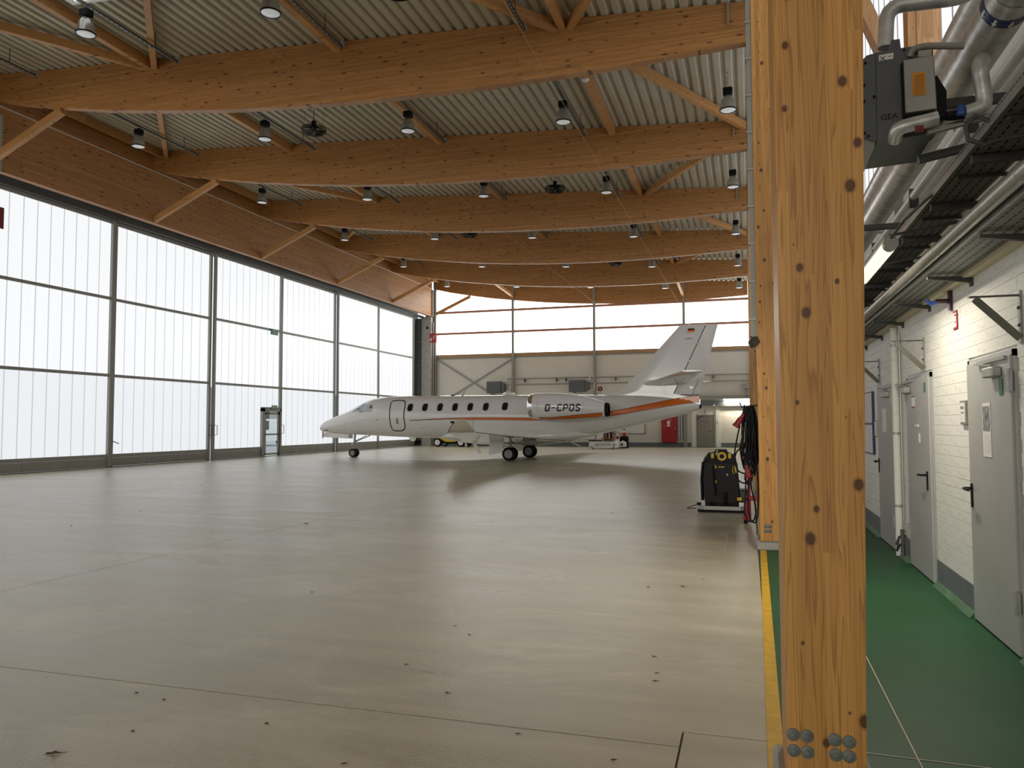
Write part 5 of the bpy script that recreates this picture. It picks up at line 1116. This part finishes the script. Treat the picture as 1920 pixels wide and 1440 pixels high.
for nm, pts in (('a', [(-.10, 10.6, 1.62), (-.14, 10.58, 1.45), (-.18, 10.58, 1.22), (-.19, 10.58, 1.05), (-.15, 10.58, .92), (-.07, 10.58, .86), (0, 10.58, .90)]), ('b', [(-.02, 10.6, 1.35), (-.14, 10.58, 1.28), (-.175, 10.58, 1.15), (-.13, 10.58, 1.02), (-.03, 10.58, .98)]),
                ('c', [(-.03, 10.6, 1.0), (-.05, 10.58, .7), (-.06, 10.58, .5), (-.02, 10.58, .37), (.05, 10.58, .38), (.08, 10.58, .5), (.06, 10.58, .65), (.03, 10.58, .8), (.02, 10.58, 1.0)]), ('d', [(.0, 10.6, .98), (-.02, 10.56, .6), (.0, 10.56, .42), (.06, 10.56, .35), (.10, 10.56, .45), (.115, 10.56, .8), (.10, 10.58, 1.1)]),
                ('e', [(.02, 10.6, 1.2), (.04, 10.57, .95), (.0, 10.57, .84), (-.05, 10.57, .92), (-.03, 10.57, 1.05)])):
    P = []
    for i in range(len(pts)-1):
        a, c = Vector(pts[i]), Vector(pts[i+1]); z0 = Vector(pts[max(0, i-1)]); z1 = Vector(pts[min(len(pts)-1, i+2)])
        for s_ in range(5):
            t = s_/5; P.append(0.5*((2*a)+(c-z0)*t+(2*z0-5*a+4*c-z1)*t*t+(3*a-z0-3*c+z1)*t**3))
    P.append(Vector(pts[-1])); MB().tube(P, 0.0105, 6).build('loose_cable', 'black', cb, True)
def plug(p, q, par):
    p, q = Vector(p), Vector(q); d = (q-p); o = MB().tube([p, p+d*.3, p+d*.32, p+d*.85, p+d*.88, q], [.022, .026, .034, .042, .05, .05], 14).build('red_plug', 'cee_red', par, True)
    MB().tube([p-d*.35, p], [.012, .02], 8).build('cable_gland', 'black', o, True)
plug((-.055, 10.5, 1.76), (-.155, 10.48, 1.60), cb); plug((-.03, 10.5, 1.10), (.0, 10.5, .94), cb)
MB().cbox(-.075, -.055, 10.5, 10.56, 1.18, 1.21, .004).build('red_plug_lid', 'cee_red', cb)
tr_ = thing('fire_extinguisher_trolley', 'red steel trolley frame half hidden behind the hanging cables', 'trolley', (.02, 13.2, 0))
MB().bar((-.05, 13.2, .42), (.25, 13.2, .42), .04, .08).bar((-.03, 13.2, .42), (-.03, 13.2, .06), .04, .06).bar((-.10, 13.2, .10), (.02, 13.2, .12), .05, .06).build('frame', 'red_paint', tr_)
MB().bar((.0, 13.25, .05), (.0, 13.25, .95), .05, .05).build('handle_bar', 'red_paint', tr_)
MB().lathe([(.03, -.03), (.09, -.03), (.09, .03), (.03, .03)], (-.06, 13.3, .09), 'x', 16).build('wheel', 'rubber', tr_, True)
ci = thing('cable_conduit', 'grey vertical cable duct on the side of the cable column', 'conduit', (.1, 10.6, 2.7))
MB().box(.07, .128, 10.52, 10.62, 2.78, 9.8).build('duct', 'steel_grey', ci); MB().box(.062, .07, 10.53, 10.55, 2.78, 9.8).build('duct_lip', 'steel_light', ci)
for k in range(14): MB().box(.05, .128, 10.50, 10.64, 3.0+k*.5, 3.02+k*.5).build('clip', 'steel_light', ci)
fl2 = thing('spotlight', 'small dark clamp light at the lower end of the column duct', 'lamp', (.08, 10.5, 2.68))
MB().bar((.06, 10.42, 2.66), (.13, 10.5, 2.74), .07, .09).build('head', 'steel_dark', fl2); MB().tube([(.13, 10.5, 2.70), (.05, 10.46, 2.78)], .01, 6).build('bracket', 'steel_dark', fl2)

# ------------------------------------------------------------------ back wall equipment
def P(x, y, d=0.0): return onY(x, y, 54.2-d)
for k, (xa, xb) in enumerate(((-18.33, -17.0), (-12.15, -10.75))):
    h = thing('wall_heater', 'grey louvred unit heater on the back wall, %s' % ('at the cross bracing', 'above the engine')[k], 'heater', (xa+.5, 53.8, 3.9), 'louvred wall heaters')
    MB().cbox(xa, xb-.25, 53.35, 53.75, 3.88, 4.74, .02).build('casing', 'heater_grey', h)
    MB().prism([(xb-.25, 3.9), (xb, 4.05), (xb, 4.55), (xb-.25, 4.72)], 53.45, 53.95, 'xz').build('hood', 'heater_grey', h)
    for q in range(5): MB().bar((xa+.1, 53.34, 4.03+q*.145), (xb-.35, 53.34, 4.03+q*.145), .05, .07, (0, -.5, 1)).build('louvre', 'plinth_grey', h)
    MB().bar((xa+.3, 53.6, 3.84), (xa+.3, 54.2, 3.84), .06, .06).build('arm', 'steel_grey', h)
    MB().tube([(xb-.1, 53.7, 4.75), (xb+.05, 53.7, 4.75), (xb+.05, 53.7, 4.96), (xb+.3, 53.9, 5.0)], .04, 8).build('feed_pipe', 'white_paint', h); MB().tube([(xb+.35, 53.9, 4.52), (xb+.35, 53.7, 4.0), (xb-.1, 53.7, 3.92)], .035, 8).build('return_pipe', 'white_paint', h)
for k, z in enumerate((4.93, 4.50)):
    o = thing('heating_pipe', '%s of the two horizontal heating pipes on the back wall' % ('upper', 'lower')[k], 'pipe', (-8, 53.9, z), 'heating pipes')
    MB().tube([(-16.9, 53.92, z), (.3, 53.92, z+.0)], .045, 10).build('pipe', 'steel_light', o, True)
    for x in (-15.6, -13.2, -12.5, -8.9, -5, -2.2): MB().box(x-.03, x+.03, 53.93, 54.2, z-.25 if k == 0 else z-.02, z+.06).build('pipe_clamp', 'steel_dark', o)
xb_ = thing('cross_brace', 'steel cross bracing in the first bay of the back wall', 'brace', (-19.5, 54.1, 3))
MB().bar((-22.5, 54.06, 6.50), (-17.0, 54.06, 3.1), .02, .11).build('brace_bar', 'steel_grey', xb_); MB().bar((-16.6, 54.10, 6.40), (-22.4, 54.10, 3.1), .02, .11).build('brace_bar', 'steel_grey', xb_)
o = thing('alarm_bell', 'small red alarm bell on the back wall behind the fin', 'bell', (-10.0, 54.1, 4.1)); MB().lathe([(.14, 0), (.16, -.06), (.10, -.12)], (-10.02, 54.2, 4.1), 'y', 16).build('bell', 'cee_red', o, True); MB().lathe([(.05, -.12), (.04, -.14)], (-10.02, 54.2, 4.1), 'y', 10).build('centre', 'paper', o); MB().tube([(-10.02, 54.18, 3.95), (-10.02, 54.18, 3.2)], .012, 5).build('cable', 'steel_grey', o)
o = thing('fire_alarm_panel', 'red fire sign box high on the concrete corner column', 'sign', (-22.6, 53.4, 7.8)); MB().cbox(-22.85, -22.32, 53.3, 53.48, 7.75, 8.45, .02).build('box', 'red_paint', o); MB().box(-22.8, -22.66, 53.29, 53.3, 7.85, 8.1).build('pictogram', 'cream', o); MB().bar((-22.55, 53.29, 8.0), (-22.42, 53.29, 8.3), .02, .05).build('pictogram', 'paper', o)
o = thing('corner_pipe', 'pair of slim vertical pipes beside the concrete corner column', 'pipe', (-22.72, 53.8, 0)); MB().tube([(-22.72, 53.75, 0), (-22.72, 53.75, 9.3)], .05, 8).build('pipe', 'steel_light', o); MB().tube([(-22.6, 53.85, 0), (-22.6, 53.85, 9.0)], .035, 8).build('pipe', 'steel_grey', o)
# fire cabinet, ducts, door
o = thing('fire_cabinet', 'tall red fire cabinet on the back wall', 'cabinet', (-5.2, 54.1, .3)); MB().cbox(-5.72, -4.70, 53.9, 54.2, .30, 2.2, .02).build('body', 'red_paint', o)
MB().box(-5.68, -4.74, 53.885, 53.9, .34, 1.1).box(-5.68, -4.74, 53.885, 53.9, 1.14, 2.16).build('door', 'red_paint', o, kind='stuff'); MB().box(-5.34, -5.12, 53.875, 53.885, 1.42, 1.53).build('pictogram', 'paper', o); MB().box(-5.33, -5.14, 53.875, 53.885, 1.57, 1.8).build('pictogram', 'paper', o); MB().box(-5.58, -5.50, 53.875, 53.885, 1.42, 1.46).build('pictogram', 'paper', o); MB().cbox(-4.84, -4.78, 53.86, 53.885, 1.2, 1.3, .005).build('handle', 'steel_light', o)
o = thing('vertical_ducts', 'galvanised vertical ducts beside the red fire cabinet', 'duct', (-4.4, 54.0, .5))
for x, r_, m_, zb in ((-4.52, .07, 'galv', .55), (-4.36, .07, 'galv', .55), (-4.24, .03, 'steel_light', .9), (-4.14, .05, 'cream', .7), (-4.02, .03, 'steel_grey', .05)): MB().tube([(x, 53.98, zb), (x, 53.98, 2.75)], r_, 10).build('duct', m_, o, True)
d = bpy.data.objects.new('door_20', None); C.objects.link(d); d.location = (-2.8, 54.15, 0); tag(d, 'taupe steel door in the back wall under the lit tube', 'door', None, 'structure')
fr = MB().box(-3.38, -3.32, 54.1, 54.2, 0, 2.2).box(-2.24, -2.18, 54.1, 54.2, 0, 2.2).box(-3.38, -2.18, 54.1, 54.2, 2.14, 2.2).build('frame', 'door_taupe', d)
lf = MB().cbox(-3.31, -2.25, 54.11, 54.19, .01, 2.14, .01).build('leaf', 'door_taupe', d)
MB().tube([(-2.36, 54.1, 1.08), (-2.36, 54.04, 1.08), (-2.50, 54.04, 1.08)], .015, 6).build('handle', 'black', lf); MB().box(-2.40, -2.32, 54.095, 54.11, .9, 1.14).build('handle_plate', 'steel_light', lf)
MB().bar((-3.2, 54.08, 2.05), (-2.85, 54.08, 2.14), .03, .04).build('closer_arm', 'steel_dark', lf); MB().cbox(-3.28, -3.22, 54.07, 54.11, 1.88, 2.02, .005).build('closer', 'steel_dark', lf)
lettering('door_text', 'Notes  Office', .10, (-2.80, 54.105, 1.75), (1, 0, 0), (0, 0, 1), 'steel_dark', lf)
o = thing('switch_box', 'small switch box with conduit beside the back door', 'switch', (-1.98, 54.15, 1.7)); MB().cbox(-2.07, -1.89, 54.1, 54.2, 1.70, 1.88, .01).build('box', 'white_plastic', o); MB().tube([(-2.16, 54.17, 1.6), (-2.16, 54.17, 2.8)], .02, 6).build('conduit', 'white_plastic', o); MB().tube([(-2.80, 54.17, 2.26), (-2.80, 54.17, 2.5)], .02, 6).build('conduit', 'steel_dark', o)
o = thing('fan_coil', 'grey junction box high on the back wall beside the columns', 'box', (-.05, 54, 4.0)); MB().cbox(-.32, .15, 53.85, 54.2, 3.98, 4.28, .01).build('case', 'steel_light', o); MB().tube([(-.08, 54.1, 3.98), (-.08, 54.1, 3.3)], .03, 6).build('conduit', 'steel_grey', o); MB().cbox(-.25, .05, 53.84, 53.85, 4.1, 4.2, .003).build('cover', 'steel_grey', o)
o = thing('wall_cable_tray', 'wire cable tray running across the back wall', 'cable tray', (-2, 53.9, 3.6))
mb = MB()
for z in (3.50, 3.58, 3.66): mb.tube([(-9.5, 53.9, z), (.3, 53.9, z)], .008, 4)
for k in range(34): mb.bar((-9.4+k*.28, 53.9, 3.42 if k % 2 else 3.48), (-9.4+k*.28, 53.9, 3.68), .014, .014)
mb.build('wire_grid', 'steel_light', o, kind='stuff'); MB().box(-9.5, .3, 53.95, 54.15, 3.50, 3.52).build('bottom', 'steel_light', o)
o = thing('light_trunking', 'grey trunking carrying the tube light across the back wall', 'trunking', (-3, 53.9, 3)); MB().box(-9.5, .3, 53.85, 54.15, 3.24, 3.33).build('upper_channel', 'steel_light', o); MB().box(-9.5, .3, 53.95, 54.18, 2.88, 3.14).build('lower_channel', 'plinth_grey', o); MB().box(-9.5, .3, 53.93, 54.18, 2.80, 2.85).build('pipe_strip', 'steel_light', o); MB().lathe([(.08, -.08), (.08, .02)], (-2.18, 54.0, 2.85), 'y', 10).build('fitting', 'white_plastic', o)
o = thing('tube_lamp', 'lit white fluorescent tube high on the back wall above the taupe door', 'lamp', (-.6, 53.8, 3.2)); MB().tube([(-1.55, 53.8, 3.20), (.28, 53.8, 3.20)], .05, 10).build('tube', 'tube_white', o, True); MB().box(-1.6, .3, 53.82, 53.9, 3.24, 3.30).build('spine', 'white_paint', o)
ld = bpy.data.lights.new('tube_light', 'AREA'); ld.shape = 'RECTANGLE'; ld.size = 1.7; ld.size_y = .1; ld.energy = 40; ld.color = (1, .9, .7)
lo = bpy.data.objects.new('tube_light', ld); C.objects.link(lo); lo.parent = o; lo.location = (0, -.06, -.12); lo.rotation_euler = (.5, 0, 0)
# towbarless tug, cones, bin, shelf, cabinet
tg = thing('aircraft_tug', 'low white remote tug with lettering, parked at the back wall', 'tug', (-8.9, 48.9, 0))
MB().prism([(-9.78, .06), (-9.78, .44), (-9.70, .48), (-8.20, .48), (-8.0, .44), (-7.95, .10), (-8.1, .06)], 48.7, 49.9, 'xz').build('body', 'white_paint', tg)
MB().box(-9.79, -9.55, 48.72, 49.8, .48, .60).box(-9.45, -9.0, 48.8, 49.8, .48, .58).box(-8.8, -8.3, 48.8, 49.6, .48, .55).build('top_gear', 'steel_dark', tg, kind='stuff')
MB().prism([(-9.68, .60), (-9.45, .60), (-9.62, .95), (-9.68, .95)], 48.9, 49.2, 'xz').build('cradle_arm', 'white_paint', tg); MB().bar((-9.5, 49.0, .55), (-9.3, 49.0, .95), .05, .08).build('cradle_arm', 'steel_light', tg)
MB().lathe([(.06, 0), (.06, .14), (.03, .17)], (-8.98, 49.0, .57), 'z', 12).build('beacon', 'orange_paint', tg, True)
MB().box(-9.46, -9.05, 48.85, 48.95, .50, .60).build('red_cover', 'cee_red', tg); MB().box(-9.80, -9.78, 48.75, 49.7, .12, .5).build('red_end', 'cee_red', tg)
for k, (x0, x1) in enumerate(((-8.30, -8.12),)): MB().lathe([(.05, 0), (.05, -.01)], (-8.17, 48.7, .28), 'y', 10).build('socket', 'black', tg)
for x in (-9.6, -8.2): MB().box(x-.08, x+.08, 48.69, 48.7, .10, .15).build('tie_ring', 'steel_dark', tg)
for x in (-9.55, -8.25): MB().lathe([(.04, -.05), (.08, -.05), (.08, .05), (.04, .05)], (x, 48.85, .08), 'y', 12).build('wheel', 'rubber', tg, True)
lettering('body_letters', 'JET AVIATION', .145, (-8.80, 48.695, .285), (1, 0, 0), (0, 0, 1), 'navy_letter', tg, 1.0)
MB().bar((-9.36, 48.695, .36), (-9.30, 48.695, .21), .01, .03).bar((-9.28, 48.695, .28), (-9.20, 48.695, .22), .01, .03).build('emblem', 'navy_letter', tg, kind='stuff')
hs = MB().prism([(-7.95, .12), (-7.95, .42), (-7.75, .52), (-7.55, .40), (-7.55, .12)], 49.4, 49.9, 'xz').build('tow_head', 'white_paint', tg); MB().box(-7.85, -7.7, 49.39, 49.4, .22, .34).build('opening', 'black', hs)
def cone(x, y, z, s, label):
    o = thing('traffic_cone', label, 'cone', (x, y, z), 'red and white cones')
    MB().box(x-.17*s, x+.17*s, y-.17*s, y+.17*s, z, z+.03).build('foot', 'red_paint', o); R = lambda t: (.14-.105*t)*s
    MB().lathe([(R(0), 0), (R(1), .75*s)], (x, y, z+.03), 'z', 18).build('cone', 'red_paint', o, True)
    for a, c in ((.34, .56), (.78, .95)): MB().lathe([(R(a)+.004, .75*s*a), (R(c)+.004, .75*s*c)], (x, y, z+.03), 'z', 18, False).build('white_band', 'paper', o, True)
cone(-8.25, 50.6, 0.0, 1.35, 'red and white traffic cone standing on the floor behind the white tug'); 
o = thing('tyre_stack', 'black stacked bin beside the white tug, a cone on top', 'bin', (-7.85, 51.1, 0)); MB().cbox(-8.14, -7.62, 50.9, 51.4, 0, .78, .03).build('body', 'rubber', o)
for k in range(3): MB().box(-8.15, -7.61, 50.89, 51.41, .18+k*.2, .20+k*.2).build('ring_edge', 'black', o)
cone(-7.88, 51.15, .78, .85, 'short red and white cone on top of the black bin')
o = thing('parts_shelf', 'small brown shelf unit of bottles at the back wall', 'shelf', (-9.4, 54, .4))
bx_ = MB().box(-9.72, -9.10, 53.75, 54.15, .30, .34).box(-9.72, -9.10, 53.75, 54.15, .58, .61).box(-9.72, -9.10, 53.75, 54.15, 1.14, 1.17).box(-9.72, -9.69, 53.75, 54.15, .3, 1.17).box(-9.13, -9.10, 53.75, 54.15, .3, 1.17).box(-9.72, -9.1, 54.1, 54.15, .3, 1.17).build('carcass', 'timber_sill', o)
for k in range(4):
    b_ = thing('bottle', 'small bottle on the brown shelf, %s along the board' % ORD[k], 'bottle', (-9.62+k*.13, 53.9, .61), 'bottles on the brown shelf'); MB().lathe([(.045, 0), (.045, .28), (.02, .34), (.02, .4)], (-9.62+k*.13, 53.9, .61), 'z', 10).build('body', ('steel_light', 'maroon_paint', 'paper', 'black')[k], b_, True); MB().lathe([(.022, .4), (.022, .43)], (-9.62+k*.13, 53.9, .61), 'z', 8).build('cap', 'black', b_)
o = thing('wall_cabinet', 'white cabinet standing behind the white tug', 'cabinet', (-10.2, 54, 0)); MB().cbox(-10.75, -9.76, 53.7, 54.18, .06, 1.2, .01).build('body', 'white_paint', o); MB().box(-10.25, -10.24, 53.69, 53.7, .1, 1.16).build('door_gap', 'steel_dark', o); MB().box(-10.45, -10.25, 53.69, 53.7, .95, 1.05).build('plate', 'black', o); MB().box(-10.75, -9.76, 53.75, 54.15, 0, .06).build('base', 'steel_dark', o)
o = thing('wall_board', 'pale framed panel low on the back wall behind the cones', 'panel', (-7.8, 54.15, .9)); MB().box(-9.0, -6.9, 54.15, 54.19, .95, 1.9).build('panel', 'white_plastic', o); MB().box(-9.0, -6.86, 54.13, 54.17, .90, .95).box(-6.92, -6.86, 54.13, 54.17, .9, 1.9).build('edge', 'steel_grey', o)
# yellow ground power cart behind the aircraft
yc = thing('ground_power_cart', 'low yellow cart with white hubbed wheels seen under the fuselage', 'cart', (-20.3, 51.2, 0))
MB().prism([(-21.3, .42), (-21.1, .75), (-20.9, 1.05), (-18.9, 1.05), (-18.7, .55), (-19.6, .50), (-19.9, .36), (-20.6, .36), (-20.9, .5)], 51.0, 52.2, 'xz').build('body', 'yellow_plastic', yc); MB().box(-21.0, -18.8, 51.05, 52.15, .22, .46).build('chassis', 'rubber', yc)
for x in (-21.15, -19.38):
    for y in (50.92, 52.25):
        w = MB().lathe([(.18, -.11), (.28, -.11), (.31, -.06), (.31, .06), (.28, .11), (.18, .11)], (x, y, .31), 'y', 22).build('wheel', 'rubber', yc, True); MB().lathe([(.2, -.125), (.19, -.13), (.10, -.118), (.04, -.13)], (x, y, .31), 'y', 18).build('hub_cap', 'white_paint', w, True)
MB().bar((-19.1, 50.9, .35), (-18.95, 50.85, .05), .06, .12).build('mud_flap', 'white_paint', yc)
MB().tube([(-18.7, 51.3, .4), (-18.2, 51.3, .12)], .03, 6).build('tow_bar', 'steel_dark', yc)

# ------------------------------------------------------------------ dead leaves on the floor
LP = [(98, 1414, 32), (500, 1357, 15), (838, 1299, 8), (971, 1376, 9), (1228, 1277, 15), (1226, 1231, 6), (1216, 1101, 10), (1280, 1100, 14), (1318, 1086, 5), (880, 1190, 10), (852, 1174, 6), (762, 1246, 9), (585, 1110, 8), (574, 982, 16), (134, 986, 9), (263, 958, 7), (203, 888, 5), (286, 893, 4), (376, 910, 5), (499, 988, 4), (884, 980, 6), (924, 979, 6), (1097, 1029, 6), (645, 1432, 10), (1150, 1425, 6), (256, 1299, 5), (307, 1312, 4), (249, 1371, 5), (1005, 922, 5), (926, 921, 5), (914, 922, 4), (1182, 948, 4), (1147, 962, 6), (1370, 1003, 7), (1135, 879, 6), (1180, 875, 6), (1276, 881, 6), (1038, 873, 4), (1005, 890, 5), (735, 867, 5), (705, 860, 4), (790, 866, 5), (818, 864, 4), (831, 862, 6), (860, 878, 5), (780, 870, 4), (1100, 866, 5), (1125, 861, 4), (1180, 861, 4), (1088, 852, 4), (1066, 866, 4), (842, 850, 5), (1380, 920, 4), (1312, 905, 5), (1295, 905, 4), (1231, 1262, 4)]
SPECIAL = {0: 'largest curled dead leaf, on the bare concrete near the hangar joint', 1: 'curled dead leaf just past the long dark floor joint', 4: 'long folded dead leaf nearest to the big column', 6: 'forked brown leaf stalk on the concrete', 7: 'thin brown twig lying beside the forked leaf stalk', 13: 'wide flat dead leaf on the crossing of two floor joints'}
lmesh = {}
used_leaf = {}
def leaf_label(p, k):
    w = 'by the hangar doors' if p.x < -16 else 'under the nose' if p.y > 33 and p.x < -14 else 'beneath the jet' if p.y > 27 else 'in front of the jet' if p.y > 20 else 'between jet and big column' if p.y > 9 else 'on the near concrete'
    used_leaf[w] = used_leaf.get(w, 0)+1
    return 'small dead brown leaf %s, %s from its group along the floor' % (w, ORD[(used_leaf[w]-1) % 16]) if used_leaf[w] <= 16 else 'tiny dead leaf %s, among several alike' % w
for k, (x, y, w) in enumerate(LP):
    p = onZ(x, y); dist = (p-Vector((0, 0, H))).length; s = max(0.02, w*dist/F*0.42)
    v = k % 5
    if v not in lmesh:
        rr_ = random.Random(v); pts = []
        for i in range(10):
            a = 2*math.pi*i/10; r_ = (1.0 if i % 2 == 0 else .55)*rr_.uniform(.75, 1.1); pts.append((r_*math.cos(a), .55*r_*math.sin(a), .12+.28*abs(math.sin(a*1.5+v))+.1*rr_.random()))
        mb = MB().add([(0, 0, .06)]+pts, [(0, i+1, (i+1) % 10+1) for i in range(10)]); mb.bar((.6, 0, .1), (1.5, .1, .08), .06, .06)
        o = mb.build('dead_leaf', 'leaf_brown'); lmesh[v] = o.data
    else:
        o = bpy.data.objects.new('dead_leaf', lmesh[v]); C.objects.link(o)
    o.location = (p.x, p.y, 0.0); o.scale = (s, s, s*.5); o.rotation_euler = (0, 0, random.uniform(-.6, .6))
    tag(o, SPECIAL.get(k) or leaf_label(p, k), 'leaf', 'dead leaves on the hangar floor')
# outside, through the wicket glass
vn = thing('parked_van', 'pale van parked outside, seen through the wicket glass', 'car', (-36, 50, 0))
MB().prism([(48.5, .35), (48.4, 1.0), (49.2, 1.2), (49.8, 2.0), (53.4, 2.05), (53.5, .35)], -37, -35.2, 'yz').build('body', 'white_paint', vn); MB().prism([(49.3, 1.22), (49.85, 1.9), (51.0, 1.9), (51.0, 1.22)], -35.2, -35.17, 'yz').build('side_glass', 'glass_dark', vn)
for y in (49.5, 52.5): MB().lathe([(.1, 0), (.33, 0), (.33, .2), (.1, .2)], (-35.35, y, .33), 'x', 16).build('wheel', 'rubber', vn)
MB().box(-35.19, -35.16, 48.5, 48.8, .7, .9).build('tail_lamp', 'red_paint', vn)
ho = thing('office_building', 'reddish grey building across the apron', 'building', (-60, 85, 0)); MB().box(-66, -60, 60, 110, 0, 6).build('walls', 'facade', ho)
for k in range(12): MB().box(-60.1, -59.95, 61+k*4, 63+k*4, 2.0, 4.2).build('window', 'glass_dark', ho)
